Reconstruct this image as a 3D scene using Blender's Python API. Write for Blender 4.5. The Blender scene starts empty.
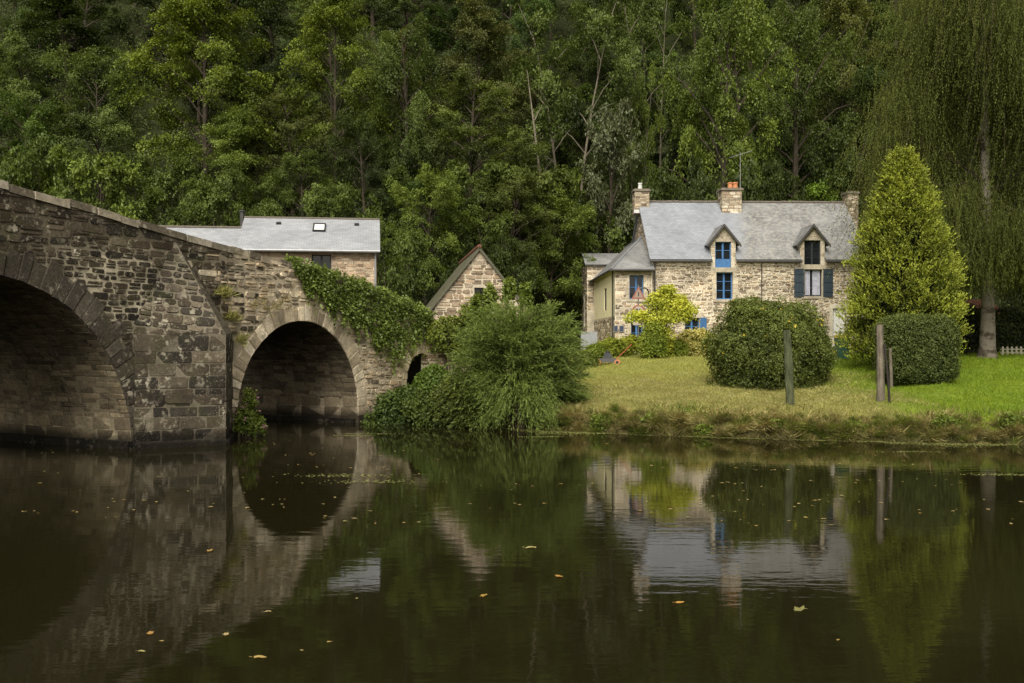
import bpy, math, random
import numpy as np
from mathutils import Vector

R_ = math.radians
SC = bpy.context.scene
COL = SC.collection
F = 995.6            # focal length in pixels
EYE = 2.7            # camera height above the water
HOR = 341.5


def at(px, py, D):
    return Vector(((px - 512) * D / F, D, EYE + (HOR - py) * D / F))


# ------------------------------------------------------------------ tagging
def tag(o, label=None, cat=None, group=None, kind=None):
    if label: o['label'] = label
    if cat: o['category'] = cat
    if group: o['group'] = group
    if kind: o['kind'] = kind
    return o


def empty(name, loc=(0, 0, 0), rz=0.0):
    o = bpy.data.objects.new(name, None)
    COL.objects.link(o)
    o.location = loc
    o.rotation_euler = (0, 0, rz)
    o.empty_display_size = 0.3
    return o


def link(name, mesh, parent=None):
    o = bpy.data.objects.new(name, mesh)
    COL.objects.link(o)
    if parent is not None: o.parent = parent
    return o


# ------------------------------------------------------------------ node helpers
def new_mat(name):
    m = bpy.data.materials.new(name)
    m.use_nodes = True
    nt = m.node_tree
    for n in list(nt.nodes): nt.nodes.remove(n)
    out = nt.nodes.new('ShaderNodeOutputMaterial')
    return m, nt, out


def nd(nt, typ, **kw):
    n = nt.nodes.new(typ)
    for k, v in kw.items():
        if k.startswith('i_'):
            n.inputs[int(k[2:])].default_value = v
        else:
            setattr(n, k, v)
    return n


def lk(nt, a, b): nt.links.new(a, b)


def mixc(nt, fac, a, b, blend='MIX'):
    n = nt.nodes.new('ShaderNodeMix')
    n.data_type = 'RGBA'; n.blend_type = blend
    for sock, v in ((n.inputs[0], fac), (n.inputs[6], a), (n.inputs[7], b)):
        if hasattr(v, 'is_linked') or isinstance(v, bpy.types.NodeSocket): lk(nt, v, sock)
        elif isinstance(v, (int, float)): sock.default_value = v
        else: sock.default_value = (v[0], v[1], v[2], 1)
    return n.outputs[2]


def ramp(nt, fac, stops):
    n = nt.nodes.new('ShaderNodeValToRGB')
    e = n.color_ramp.elements
    while len(e) < len(stops): e.new(0.5)
    for i, (p, c) in enumerate(stops):
        e[i].position = p
        e[i].color = (c, c, c, 1) if isinstance(c, (int, float)) else (c[0], c[1], c[2], 1)
    lk(nt, fac, n.inputs[0])
    return n.outputs[0]


def noise(nt, vec, scale, detail=4, rough=0.55, dist=0.0):
    n = nt.nodes.new('ShaderNodeTexNoise')
    n.inputs['Scale'].default_value = scale
    n.inputs['Detail'].default_value = detail
    n.inputs['Roughness'].default_value = rough
    n.inputs['Distortion'].default_value = dist
    if vec is not None: lk(nt, vec, n.inputs['Vector'])
    return n.outputs['Fac']


def geo_pos(nt): return nt.nodes.new('ShaderNodeNewGeometry').outputs['Position']
def obj_co(nt): return nt.nodes.new('ShaderNodeTexCoord').outputs['Object']


def mapping(nt, vec, scale=(1, 1, 1), rot=(0, 0, 0)):
    n = nt.nodes.new('ShaderNodeMapping')
    n.inputs['Scale'].default_value = scale
    n.inputs['Rotation'].default_value = rot
    lk(nt, vec, n.inputs['Vector'])
    return n.outputs[0]


def attr(nt, name):
    n = nt.nodes.new('ShaderNodeAttribute'); n.attribute_name = name
    return n


def principled(nt, out, color, rough=0.8, spec=0.3, bump=None, bstr=0.3, bdist=0.02, metal=0.0):
    p = nt.nodes.new('ShaderNodeBsdfPrincipled')
    if isinstance(color, bpy.types.NodeSocket): lk(nt, color, p.inputs['Base Color'])
    else: p.inputs['Base Color'].default_value = (*color, 1)
    if isinstance(rough, bpy.types.NodeSocket): lk(nt, rough, p.inputs['Roughness'])
    else: p.inputs['Roughness'].default_value = rough
    p.inputs['Specular IOR Level'].default_value = spec
    p.inputs['Metallic'].default_value = metal
    if bump is not None:
        b = nt.nodes.new('ShaderNodeBump')
        b.inputs['Strength'].default_value = bstr
        b.inputs['Distance'].default_value = bdist
        lk(nt, bump, b.inputs['Height'])
        lk(nt, b.outputs[0], p.inputs['Normal'])
    lk(nt, p.outputs[0], out.inputs[0])
    return p


# ------------------------------------------------------------------ materials
def mat_plain(name, c, rough=0.7, var=0.25, scale=6.0, spec=0.3, metal=0.0, bstr=0.15):
    m, nt, out = new_mat(name)
    v = obj_co(nt)
    n = noise(nt, v, scale, 5)
    f = ramp(nt, n, [(0.25, 1 - var), (0.75, 1 + var * 0.4)])
    principled(nt, out, mixc(nt, 1.0, c, f, 'MULTIPLY'), rough, spec, n, bstr, 0.01, metal)
    return m


def mat_leaf(name, c1, c2, trans=0.3, rough=0.55, spec=0.25):
    m, nt, out = new_mat(name)
    a = attr(nt, 'tint').outputs['Fac']
    oi = nt.nodes.new('ShaderNodeObjectInfo')
    c = mixc(nt, 1.0, mixc(nt, a, c1, c2), oi.outputs['Color'], 'MULTIPLY')
    p = nt.nodes.new('ShaderNodeBsdfPrincipled')
    lk(nt, c, p.inputs['Base Color'])
    p.inputs['Roughness'].default_value = rough
    p.inputs['Specular IOR Level'].default_value = spec
    t = nt.nodes.new('ShaderNodeBsdfTranslucent')
    lk(nt, mixc(nt, 1.0, c, (1.25, 1.2, 0.6), 'MULTIPLY'), t.inputs[0])
    x = nt.nodes.new('ShaderNodeMixShader')
    x.inputs[0].default_value = trans
    lk(nt, p.outputs[0], x.inputs[1]); lk(nt, t.outputs[0], x.inputs[2])
    lk(nt, x.outputs[0], out.inputs[0])
    return m


def mat_stone(name, lichen=0.3, moss=0.0, damp=0.0, bstr=0.5, attrname='col', fine=14.0):
    """stone or mortar whose colour comes from a per-face attribute, with lichen, grain, moss and damp near the water"""
    m, nt, out = new_mat(name)
    v = geo_pos(nt)
    c = attr(nt, attrname).outputs['Color']
    g = noise(nt, v, fine, 6, 0.7)
    g2 = noise(nt, v, 1.3, 4, 0.6)
    c = mixc(nt, 1.0, c, ramp(nt, g, [(0.25, 0.45), (0.5, 0.95), (0.78, 1.5)]), 'MULTIPLY')
    c = mixc(nt, 1.0, c, ramp(nt, g2, [(0.3, 0.6), (0.7, 1.2)]), 'MULTIPLY')
    if lichen > 0:
        l1 = noise(nt, v, 5.5, 5, 0.62)
        l2 = noise(nt, v, 0.8, 3, 0.5)
        msk = nt.nodes.new('ShaderNodeMath'); msk.operation = 'MULTIPLY'
        lk(nt, ramp(nt, l1, [(0.55, 0.0), (0.62, 1.0)]), msk.inputs[0])
        lk(nt, ramp(nt, l2, [(0.42, 0.0), (0.62, lichen)]), msk.inputs[1])
        c = mixc(nt, msk.outputs[0], c, (0.38, 0.34, 0.26))
    if damp > 0:
        sp = noise(nt, v, 26, 3, 0.6)
        sq = noise(nt, v, 2.1, 4, 0.6)
        mk = nt.nodes.new('ShaderNodeMath'); mk.operation = 'MULTIPLY'
        lk(nt, ramp(nt, sp, [(0.60, 0.0), (0.68, 1.0)]), mk.inputs[0])
        lk(nt, ramp(nt, sq, [(0.40, 0.0), (0.62, 0.75)]), mk.inputs[1])
        c = mixc(nt, mk.outputs[0], c, (0.36, 0.31, 0.22))
    if moss > 0:
        l3 = noise(nt, v, 2.2, 5, 0.6)
        c = mixc(nt, ramp(nt, l3, [(0.52, 0.0), (0.68, moss)]), c, (0.055, 0.06, 0.018))
    if damp > 0:
        sx = nt.nodes.new('ShaderNodeSeparateXYZ'); lk(nt, v, sx.inputs[0])
        ad = nt.nodes.new('ShaderNodeMath'); ad.operation = 'MULTIPLY_ADD'
        lk(nt, g2, ad.inputs[0]); ad.inputs[1].default_value = -0.5; lk(nt, sx.outputs[2], ad.inputs[2])
        k = ramp(nt, ad.outputs[0], [(0.0, 0.16), (0.06, 0.3), (0.22, 0.8), (0.6, 1.0)])
        c = mixc(nt, damp, c, mixc(nt, 1.0, c, k, 'MULTIPLY'))
    principled(nt, out, c, 0.9, 0.15, g, bstr, 0.02)
    return m


def mat_barrel(name, base, light):
    m, nt, out = new_mat(name)
    uv = nt.nodes.new('ShaderNodeTexCoord').outputs['UV']
    b = nt.nodes.new('ShaderNodeTexBrick')
    b.inputs['Scale'].default_value = 1.0
    b.inputs['Brick Width'].default_value = 0.42
    b.inputs['Row Height'].default_value = 0.12
    b.inputs['Mortar Size'].default_value = 0.012
    b.inputs['Color1'].default_value = (*base, 1)
    b.inputs['Color2'].default_value = (base[0] * .72, base[1] * .72, base[2] * .72, 1)
    b.inputs['Mortar'].default_value = (base[0] * .62, base[1] * .62, base[2] * .62, 1)
    wob = noise(nt, uv, 2.5, 3)
    vm = nt.nodes.new('ShaderNodeVectorMath'); vm.operation = 'ADD'
    sc = nt.nodes.new('ShaderNodeVectorMath'); sc.operation = 'SCALE'; sc.inputs['Scale'].default_value = 0.22
    cmb = nt.nodes.new('ShaderNodeCombineXYZ'); lk(nt, wob, cmb.inputs[0]); lk(nt, wob, cmb.inputs[1])
    lk(nt, cmb.outputs[0], sc.inputs[0]); lk(nt, uv, vm.inputs[0]); lk(nt, sc.outputs[0], vm.inputs[1])
    lk(nt, vm.outputs[0], b.inputs['Vector'])
    p = geo_pos(nt)
    streak = noise(nt, mapping(nt, p, (2.2, 2.2, 0.35)), 1.0, 5, 0.6)
    c = mixc(nt, 1.0, b.outputs['Color'], ramp(nt, streak, [(0.34, 0.28), (0.62, 1.35)]), 'MULTIPLY')
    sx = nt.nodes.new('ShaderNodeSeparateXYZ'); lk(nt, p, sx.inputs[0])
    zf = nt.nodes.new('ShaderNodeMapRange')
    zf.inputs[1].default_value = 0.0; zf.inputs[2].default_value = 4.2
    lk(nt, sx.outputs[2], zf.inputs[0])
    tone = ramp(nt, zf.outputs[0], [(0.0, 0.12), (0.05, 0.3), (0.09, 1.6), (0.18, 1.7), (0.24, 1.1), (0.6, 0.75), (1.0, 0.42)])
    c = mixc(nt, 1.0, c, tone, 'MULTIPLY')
    n2 = noise(nt, p, 1.6, 5, 0.65)
    c = mixc(nt, ramp(nt, n2, [(0.5, 0.0), (0.72, 0.35)]), c, light)
    principled(nt, out, c, 0.9, 0.2, b.outputs['Color'], 0.6, 0.03)
    return m


def mat_slate(name, c, lich=0.0, split=None, moss=0.0, row=0.14):
    """slates in rows (UV in metres), lichen growing right of split"""
    m, nt, out = new_mat(name)
    uv = nt.nodes.new('ShaderNodeTexCoord').outputs['UV']
    b = nt.nodes.new('ShaderNodeTexBrick')
    b.inputs['Scale'].default_value = 1.0
    b.inputs['Brick Width'].default_value = 0.22
    b.inputs['Row Height'].default_value = row
    b.inputs['Mortar Size'].default_value = 0.007
    b.inputs['Color1'].default_value = (c[0] * 1.08, c[1] * 1.08, c[2] * 1.08, 1)
    b.inputs['Color2'].default_value = (c[0] * .86, c[1] * .86, c[2] * .87, 1)
    b.inputs['Mortar'].default_value = (c[0] * .6, c[1] * .6, c[2] * .6, 1)
    lk(nt, uv, b.inputs['Vector'])
    col = b.outputs['Color']
    big = noise(nt, uv, 0.7, 5, 0.6)
    col = mixc(nt, 1.0, col, ramp(nt, big, [(0.3, 0.78), (0.7, 1.08)]), 'MULTIPLY')
    if lich > 0:
        n1 = noise(nt, uv, 5.0, 6, 0.75)
        n3 = noise(nt, uv, 0.9, 4, 0.6)
        spots = ramp(nt, n1, [(0.46, 0.0), (0.62, lich)])
        dirt = ramp(nt, n3, [(0.35, 0.62), (0.65, 1.05)])
        aged = mixc(nt, 1.0, col, dirt, 'MULTIPLY')
        aged = mixc(nt, 1.0, aged, (0.93, 0.88, 0.80), 'MULTIPLY')
        aged = mixc(nt, spots, aged, (0.34, 0.325, 0.28))
        if split is not None:
            sx = nt.nodes.new('ShaderNodeSeparateXYZ'); lk(nt, uv, sx.inputs[0])
            ad = nt.nodes.new('ShaderNodeMath'); ad.operation = 'MULTIPLY_ADD'
            lk(nt, sx.outputs[1], ad.inputs[0]); ad.inputs[1].default_value = -0.18; lk(nt, sx.outputs[0], ad.inputs[2])
            a2 = nt.nodes.new('ShaderNodeMath'); a2.operation = 'MULTIPLY_ADD'
            lk(nt, n1, a2.inputs[0]); a2.inputs[1].default_value = 1.6; lk(nt, ad.outputs[0], a2.inputs[2])
            mr = nt.nodes.new('ShaderNodeMapRange')
            mr.inputs[1].default_value = split + 0.35; mr.inputs[2].default_value = split + 1.1
            lk(nt, a2.outputs[0], mr.inputs[0])
            col = mixc(nt, mr.outputs[0], col, aged)
        else:
            col = aged
    if moss > 0:
        n2 = noise(nt, uv, 1.8, 5, 0.65)
        col = mixc(nt, ramp(nt, n2, [(0.38, 0.0), (0.6, moss)]), col, (0.075, 0.075, 0.025))
    principled(nt, out, col, 0.62, 0.3, b.outputs['Color'], 0.35, 0.02)
    return m


def mat_ground():
    m, nt, out = new_mat('ground_soil_and_turf')
    v = geo_pos(nt)
    c = attr(nt, 'col').outputs['Color']
    n1 = noise(nt, v, 6.0, 6, 0.7); n2 = noise(nt, v, 0.9, 4, 0.6)
    c = mixc(nt, 1.0, c, ramp(nt, n1, [(0.25, 0.5), (0.75, 1.35)]), 'MULTIPLY')
    c = mixc(nt, ramp(nt, n2, [(0.45, 0.0), (0.7, 0.45)]), c, mixc(nt, 1.0, c, (1.25, 0.95, 0.8), 'MULTIPLY'))
    principled(nt, out, c, 0.95, 0.1, n1, 0.8, 0.06)
    return m


def mat_water():
    m, nt, out = new_mat('dark_river_water')
    v = geo_pos(nt)
    a = noise(nt, mapping(nt, v, (0.9, 2.6, 1)), 1.6, 3, 0.5)
    b = noise(nt, mapping(nt, v, (1.0, 1.8, 1)), 7.0, 2, 0.5)
    big = noise(nt, v, 0.11, 2, 0.5)
    msk = ramp(nt, big, [(0.35, 0.25), (0.65, 1.0)])
    ad = nt.nodes.new('ShaderNodeMath'); ad.operation = 'MULTIPLY_ADD'
    lk(nt, b, ad.inputs[0]); ad.inputs[1].default_value = 0.16; lk(nt, a, ad.inputs[2])
    mu = nt.nodes.new('ShaderNodeMath'); mu.operation = 'MULTIPLY'
    lk(nt, ad.outputs[0], mu.inputs[0]); lk(nt, msk, mu.inputs[1])
    bp = nt.nodes.new('ShaderNodeBump')
    bp.inputs['Strength'].default_value = 0.034
    bp.inputs['Distance'].default_value = 0.10
    lk(nt, mu.outputs[0], bp.inputs['Height'])
    mud = noise(nt, v, 0.25, 4, 0.6)
    p = nt.nodes.new('ShaderNodeBsdfPrincipled')
    lk(nt, mixc(nt, mud, (0.008, 0.0074, 0.0025), (0.014, 0.012, 0.0045)), p.inputs['Base Color'])
    p.inputs['Roughness'].default_value = 0.03
    p.inputs['IOR'].default_value = 1.33
    p.inputs['Specular IOR Level'].default_value = 0.5
    lk(nt, bp.outputs[0], p.inputs['Normal'])
    lk(nt, p.outputs[0], out.inputs[0])
    return m


def mat_bark(name, c, white=None):
    m, nt, out = new_mat(name)
    v = geo_pos(nt)
    n = noise(nt, mapping(nt, v, (6, 6, 1.6)), 1.5, 6, 0.7)
    col = mixc(nt, 1.0, c, ramp(nt, n, [(0.3, 0.4), (0.7, 1.3)]), 'MULTIPLY')
    if white:
        n2 = noise(nt, mapping(nt, v, (1.5, 1.5, 2.4)), 1.2, 5, 0.65)
        sx = nt.nodes.new('ShaderNodeSeparateXYZ'); lk(nt, v, sx.inputs[0])
        mr = nt.nodes.new('ShaderNodeMapRange'); mr.inputs[1].default_value = 3.0; mr.inputs[2].default_value = 6.5
        lk(nt, sx.outputs[2], mr.inputs[0])
        mu = nt.nodes.new('ShaderNodeMath'); mu.operation = 'MULTIPLY'
        lk(nt, ramp(nt, n2, [(0.40, 0.0), (0.5, 1.0)]), mu.inputs[0])
        mx = nt.nodes.new('ShaderNodeMath'); mx.operation = 'MAXIMUM'; mx.inputs[1].default_value = 0.45
        lk(nt, mr.outputs[0], mx.inputs[0]); lk(nt, mx.outputs[0], mu.inputs[1])
        col = mixc(nt, mu.outputs[0], col, white)
    principled(nt, out, col, 0.9, 0.15, n, 0.8, 0.04)
    return m


def mat_glass(name, c=(0.012, 0.014, 0.016)):
    m, nt, out = new_mat(name)
    v = obj_co(nt)
    n = noise(nt, v, 1.7, 3)
    principled(nt, out, mixc(nt, 1.0, c, ramp(nt, n, [(0.3, 0.5), (0.7, 1.6)]), 'MULTIPLY'), 0.06, 0.5, n, 0.03, 0.05)
    return m


M = {}
M['ground'] = mat_ground()
M['water'] = mat_water()
M['stone_b'] = mat_stone('bridge_rubble_stone', 0.95, 0.35, 0.9, .8)
M['mortar_b'] = mat_stone('bridge_lime_mortar', 0.25, 0.35, 0.9, 0.6, 'col', 22)
M['stone_h'] = mat_stone('cottage_schist_stone', 0.2, 0.0, 0.0, 0.4, 'col', 18)
M['mortar_h'] = mat_stone('cottage_lime_mortar', 0.0, 0.0, 0.0, 0.4, 'col', 24)
M['vault'] = mat_stone('vault_stone', 0.3, 0.2, 0.95, 0.5)
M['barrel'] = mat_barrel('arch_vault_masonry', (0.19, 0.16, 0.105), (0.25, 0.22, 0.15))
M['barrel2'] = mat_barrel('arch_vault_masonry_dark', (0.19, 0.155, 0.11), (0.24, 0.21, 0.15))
M['slate_pale'] = mat_slate('pale_new_slate', (0.30, 0.31, 0.325))
M['slate_main'] = mat_slate('weathered_cottage_slate', (0.26, 0.275, 0.30), 0.75, 4.6)
M['slate_lean'] = mat_slate('lean_to_slate', (0.25, 0.265, 0.29), 0.25)
M['slate_moss'] = mat_slate('mossy_barn_slate', (0.12, 0.12, 0.105), 0.3, None, 0.85)
M['granite'] = mat_plain('pale_granite', (0.40, 0.34, 0.25), 0.85, 0.4, 9)
M['yellow'] = mat_plain('cream_yellow_render', (0.95, 0.86, 0.56), 0.9, 0.14, 2.0)
M['blue'] = mat_plain('blue_window_paint', (0.06, 0.165, 0.36), 0.5, 0.25, 8)
M['greyblue'] = mat_plain('slate_blue_shutter_paint', (0.035, 0.05, 0.065), 0.55, 0.25, 8)
M['darkframe'] = mat_plain('dark_window_paint', (0.03, 0.034, 0.036), 0.5, 0.2, 8)
M['white'] = mat_plain('white_paint', (0.72, 0.71, 0.67), 0.6, 0.12, 6)
M['curtain'] = mat_plain('pale_curtain_cloth', (0.42, 0.42, 0.5), 0.9, 0.3, 5)
M['glass'] = mat_glass('window_glass')
M['terracotta'] = mat_plain('orange_terracotta', (0.52, 0.22, 0.10), 0.8, 0.2, 10)
M['ridge'] = mat_plain('ridge_tile_brown', (0.14, 0.12, 0.095), 0.85, 0.4, 9)
M['redridge'] = mat_plain('ridge_tile_red', (0.20, 0.085, 0.05), 0.85, 0.5, 7)
M['zinc'] = mat_plain('zinc_metal', (0.30, 0.31, 0.32), 0.5, 0.2, 6, 0.5, 0.4)
M['lead'] = mat_plain('pale_flashing', (0.6, 0.59, 0.56), 0.6, 0.15, 6)
M['fence'] = mat_plain('faded_fence_paint', (0.36, 0.33, 0.25), 0.8, 0.3, 6)
M['gutter'] = mat_plain('dark_gutter', (0.06, 0.057, 0.052), 0.6, 0.3, 6)
M['metal'] = mat_plain('grey_galvanised', (0.22, 0.22, 0.21), 0.5, 0.25, 8, 0.5, 0.5)
M['iron'] = mat_plain('rusty_iron', (0.022, 0.017, 0.014), 0.7, 0.4, 20)
M['bark'] = mat_bark('tree_bark', (0.062, 0.05, 0.035))
M['bark_pale'] = mat_bark('pale_tree_bark', (0.19, 0.165, 0.12))
M['birch'] = mat_bark('birch_bark', (0.075, 0.06, 0.042), (0.30, 0.265, 0.215))
M['wood'] = mat_bark('weathered_post_wood', (0.17, 0.145, 0.11))
M['wood_green'] = mat_bark('algae_covered_post_wood', (0.085, 0.095, 0.05))
M['twig'] = mat_plain('twig_brown', (0.05, 0.038, 0.022), 0.9, 0.3, 10)
# foliage
M['leaf'] = mat_leaf('woodland_leaf', (0.017, 0.029, 0.006), (0.138, 0.180, 0.038))
M['leaf_silver'] = mat_leaf('silvery_leaf', (0.03, 0.042, 0.014), (0.15, 0.165, 0.085), 0.2, 0.5, 0.35)
M['leaf_under'] = mat_leaf('undergrowth_leaf', (0.03, 0.042, 0.010), (0.12, 0.15, 0.038))
M['leaf_birch'] = mat_leaf('birch_leaf', (0.052, 0.064, 0.015), (0.165, 0.188, 0.046), 0.4, 0.8, 0.08)
M['leaf_conifer'] = mat_leaf('golden_conifer_leaf', (0.020, 0.034, 0.005), (0.36, 0.405, 0.047), 0.22)
M['leaf_hedge'] = mat_leaf('hedge_leaf', (0.022, 0.036, 0.008), (0.165, 0.20, 0.046), 0.2)
M['leaf_bush'] = mat_leaf('bush_leaf', (0.026, 0.042, 0.008), (0.185, 0.22, 0.042), 0.25)
M['leaf_tamarisk'] = mat_leaf('feathery_leaf', (0.028, 0.046, 0.008), (0.25, 0.325, 0.07), 0.25)
M['leaf_ivy'] = mat_leaf('ivy_leaf', (0.05, 0.08, 0.012), (0.20, 0.26, 0.045), 0.2, 0.45, 0.35)
M['leaf_yellow'] = mat_leaf('yellow_leaf', (0.26, 0.30, 0.03), (0.70, 0.70, 0.10), 0.35)
M['leaf_gold'] = mat_leaf('golden_shrub_leaf', (0.22, 0.23, 0.04), (0.70, 0.62, 0.22), 0.3)
M['leaf_lime'] = mat_leaf('lime_green_leaf', (0.10, 0.15, 0.018), (0.34, 0.38, 0.06), 0.35)
M['petal'] = mat_leaf('yellow_petal', (0.45, 0.36, 0.03), (0.7, 0.55, 0.08), 0.2)
M['petal_pink'] = mat_leaf('pink_petal', (0.17, 0.085, 0.10), (0.26, 0.14, 0.16), 0.2)
M['grass_dry'] = mat_leaf('dry_mown_grass', (0.155, 0.16, 0.04), (0.45, 0.425, 0.145), 0.25)
M['grass_green'] = mat_leaf('bright_lawn_grass', (0.09, 0.15, 0.010), (0.22, 0.30, 0.020), 0.3)
M['grass_mid'] = mat_leaf('yellow_green_lawn_grass', (0.16, 0.18, 0.033), (0.43, 0.425, 0.12), 0.3)
M['grass_bank'] = mat_leaf('bank_grass', (0.085, 0.08, 0.024), (0.46, 0.385, 0.16), 0.25)
M['straw'] = mat_leaf('loose_straw', (0.20, 0.165, 0.06), (0.50, 0.43, 0.21), 0.1)
M['bank_green'] = mat_leaf('bank_green_grass', (0.05, 0.075, 0.012), (0.22, 0.27, 0.04), 0.3)
M['weed'] = mat_leaf('water_weed', (0.12, 0.13, 0.03), (0.27, 0.27, 0.10), 0.1)
M['fallen'] = mat_leaf('fallen_leaf', (0.20, 0.165, 0.085), (0.42, 0.36, 0.21), 0.1)


# ------------------------------------------------------------------ mesh builder
class MB:
    def __init__(s): s.v = []; s.f = []; s.c = []; s.uv = {}

    def face(s, pts, col=None, uvs=None):
        i = len(s.v)
        s.v.extend([tuple(p) for p in pts])
        s.f.append(tuple(range(i, i + len(pts))))
        s.c.append(col)
        if uvs: s.uv[len(s.f) - 1] = uvs

    def box(s, a, b, col=None):
        x0, y0, z0 = a; x1, y1, z1 = b
        s.hexa([(x0, y0, z0), (x1, y0, z0), (x1, y1, z0), (x0, y1, z0), (x0, y0, z1), (x1, y0, z1), (x1, y1, z1), (x0, y1, z1)], col)

    def hexa(s, p, col=None):
        i = len(s.v)
        s.v.extend([tuple(q) for q in p])
        for f in ((3, 2, 1, 0), (4, 5, 6, 7), (0, 1, 5, 4), (1, 2, 6, 5), (2, 3, 7, 6), (3, 0, 4, 7)):
            s.f.append(tuple(i + k for k in f)); s.c.append(col)

    def slab(s, quad, t, col=None, uv=True):
        """a flat polygon given as points, thickened downwards by t, with UVs in metres on the top"""
        q = [Vector(p) for p in quad]
        n = (q[1] - q[0]).cross(q[2] - q[0]).normalized()
        if n.z < 0: n = -n
        low = [p - n * t for p in q]
        ux = (q[1] - q[0]).normalized(); uy = n.cross(ux)
        uvs = [((p - q[0]).dot(ux) + q[0].x, (p - q[0]).dot(uy)) for p in q]
        s.face(q, col, uvs)
        s.face(list(reversed(low)), col)
        for k in range(len(q)):
            j = (k + 1) % len(q)
            s.face([q[k], low[k], low[j], q[j]], col)

    def tube(s, pts, radii, n=8, col=None, cap=True):
        pts = [Vector(p) for p in pts]
        rings = []
        for k, p in enumerate(pts):
            d = (pts[min(k + 1, len(pts) - 1)] - pts[max(k - 1, 0)])
            if d.length < 1e-6: d = Vector((0, 0, 1))
            d.normalize()
            a = d.cross(Vector((0.3, 0.9, 0.1)) if abs(d.z) > 0.9 else Vector((0, 0, 1))).normalized()
            b = d.cross(a)
            i = len(s.v)
            for j in range(n):
                t = 2 * math.pi * j / n
                s.v.append(tuple(p + (a * math.cos(t) + b * math.sin(t)) * radii[k]))
            rings.append(i)
        for k in range(len(rings) - 1):
            for j in range(n):
                s.f.append((rings[k] + j, rings[k] + (j + 1) % n, rings[k + 1] + (j + 1) % n, rings[k + 1] + j)); s.c.append(col)
        if cap:
            s.f.append(tuple(rings[0] + j for j in reversed(range(n)))); s.c.append(col)
            s.f.append(tuple(rings[-1] + j for j in range(n))); s.c.append(col)

    def build(s, name, mat, parent=None, off=None, smooth=False):
        me = bpy.data.meshes.new(name)
        v = s.v if off is None else [(p[0] - off[0], p[1] - off[1], p[2] - off[2]) for p in s.v]
        me.from_pydata(v, [], s.f)
        if any(c is not None for c in s.c):
            a = me.attributes.new('col', 'FLOAT_COLOR', 'FACE')
            flat = []
            for c in s.c:
                c = c or (0.2, 0.2, 0.2)
                flat.extend((c[0], c[1], c[2], 1.0))
            a.data.foreach_set('color', flat)
        if s.uv:
            l = me.uv_layers.new(name='UVMap')
            for fi, uvs in s.uv.items():
                for k, li in enumerate(me.polygons[fi].loop_indices): l.data[li].uv = uvs[k]
        me.materials.append(mat)
        if smooth:
            me.polygons.foreach_set('use_smooth', [True] * len(me.polygons))
        me.update()
        return link(name, me, parent)


# ------------------------------------------------------------------ leaf buffers
def unit(a):
    return a / np.maximum(np.linalg.norm(a, axis=-1, keepdims=True), 1e-9)


class Leaves:
    def __init__(s): s.P = []; s.T = []; s.B = []; s.t = []

    def add(s, P, N, size, tint, aspect=0.55, T=None, rng=None):
        n = len(P)
        if T is None:
            T = rng.normal(size=(n, 3))
        T = T - N * np.sum(T * N, axis=1, keepdims=True)
        T = unit(T)
        B = np.cross(N, T)
        size = np.broadcast_to(np.asarray(size, float).reshape(-1, 1), (n, 1))
        s.P.append(P); s.T.append(T * size * 0.5); s.B.append(B * size * 0.5 * aspect)
        s.t.append(np.clip(np.broadcast_to(tint, (n,)), 0, 1))

    def mesh(s, name, mat):
        P = np.concatenate(s.P); T = np.concatenate(s.T); B = np.concatenate(s.B); t = np.concatenate(s.t)
        n = len(P)
        V = np.empty((n, 4, 3), np.float32)
        V[:, 0] = P - T; V[:, 1] = P + B - T * 0.12; V[:, 2] = P + T; V[:, 3] = P - B - T * 0.12
        me = bpy.data.meshes.new(name)
        me.vertices.add(4 * n); me.vertices.foreach_set('co', V.ravel())
        me.loops.add(4 * n); me.loops.foreach_set('vertex_index', np.arange(4 * n, dtype=np.int32))
        me.polygons.add(n); me.polygons.foreach_set('loop_start', np.arange(0, 4 * n, 4, dtype=np.int32))
        me.update(calc_edges=True)
        a = me.attributes.new('tint', 'FLOAT', 'FACE')
        a.data.foreach_set('value', t.astype(np.float32))
        me.materials.append(mat)
        return me

    def build(s, name, mat, parent=None): return link(name, s.mesh(name, mat), parent)


def sphere_dirs(rng, n): return unit(rng.normal(size=(n, 3)))


def sprays(L, rng, C, Nrm, rad, nleaf, leaf, tint, aspect=0.6, hang=0.0, jit=0.5, outd=None):
    """flat twigs of leaves: C centres, Nrm twig plane normals"""
    n = len(C)
    A = unit(np.cross(Nrm, rng.normal(size=(n, 3)))); Bv = np.cross(Nrm, A)
    rad = np.broadcast_to(np.asarray(rad, float), (n,))
    th = rng.uniform(0, 2 * math.pi, (n, nleaf)); rr = np.sqrt(rng.uniform(0.02, 1, (n, nleaf))) * rad[:, None]
    P = C[:, None] + A[:, None] * (rr * np.cos(th))[..., None] + Bv[:, None] * (rr * np.sin(th))[..., None]
    P = P + rng.normal(size=P.shape) * rad[:, None, None] * 0.10
    P[..., 2] -= hang * rr
    N = unit(Nrm[:, None] + rng.normal(size=P.shape) * jit)
    tt = np.broadcast_to(tint, (n,))[:, None] + rng.normal(size=(n, nleaf)) * 0.14
    sz = leaf * rng.uniform(0.6, 1.3, n * nleaf)
    L.add(P.reshape(-1, 3), N.reshape(-1, 3), sz, tt.ravel(), aspect, rng=rng)


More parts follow.
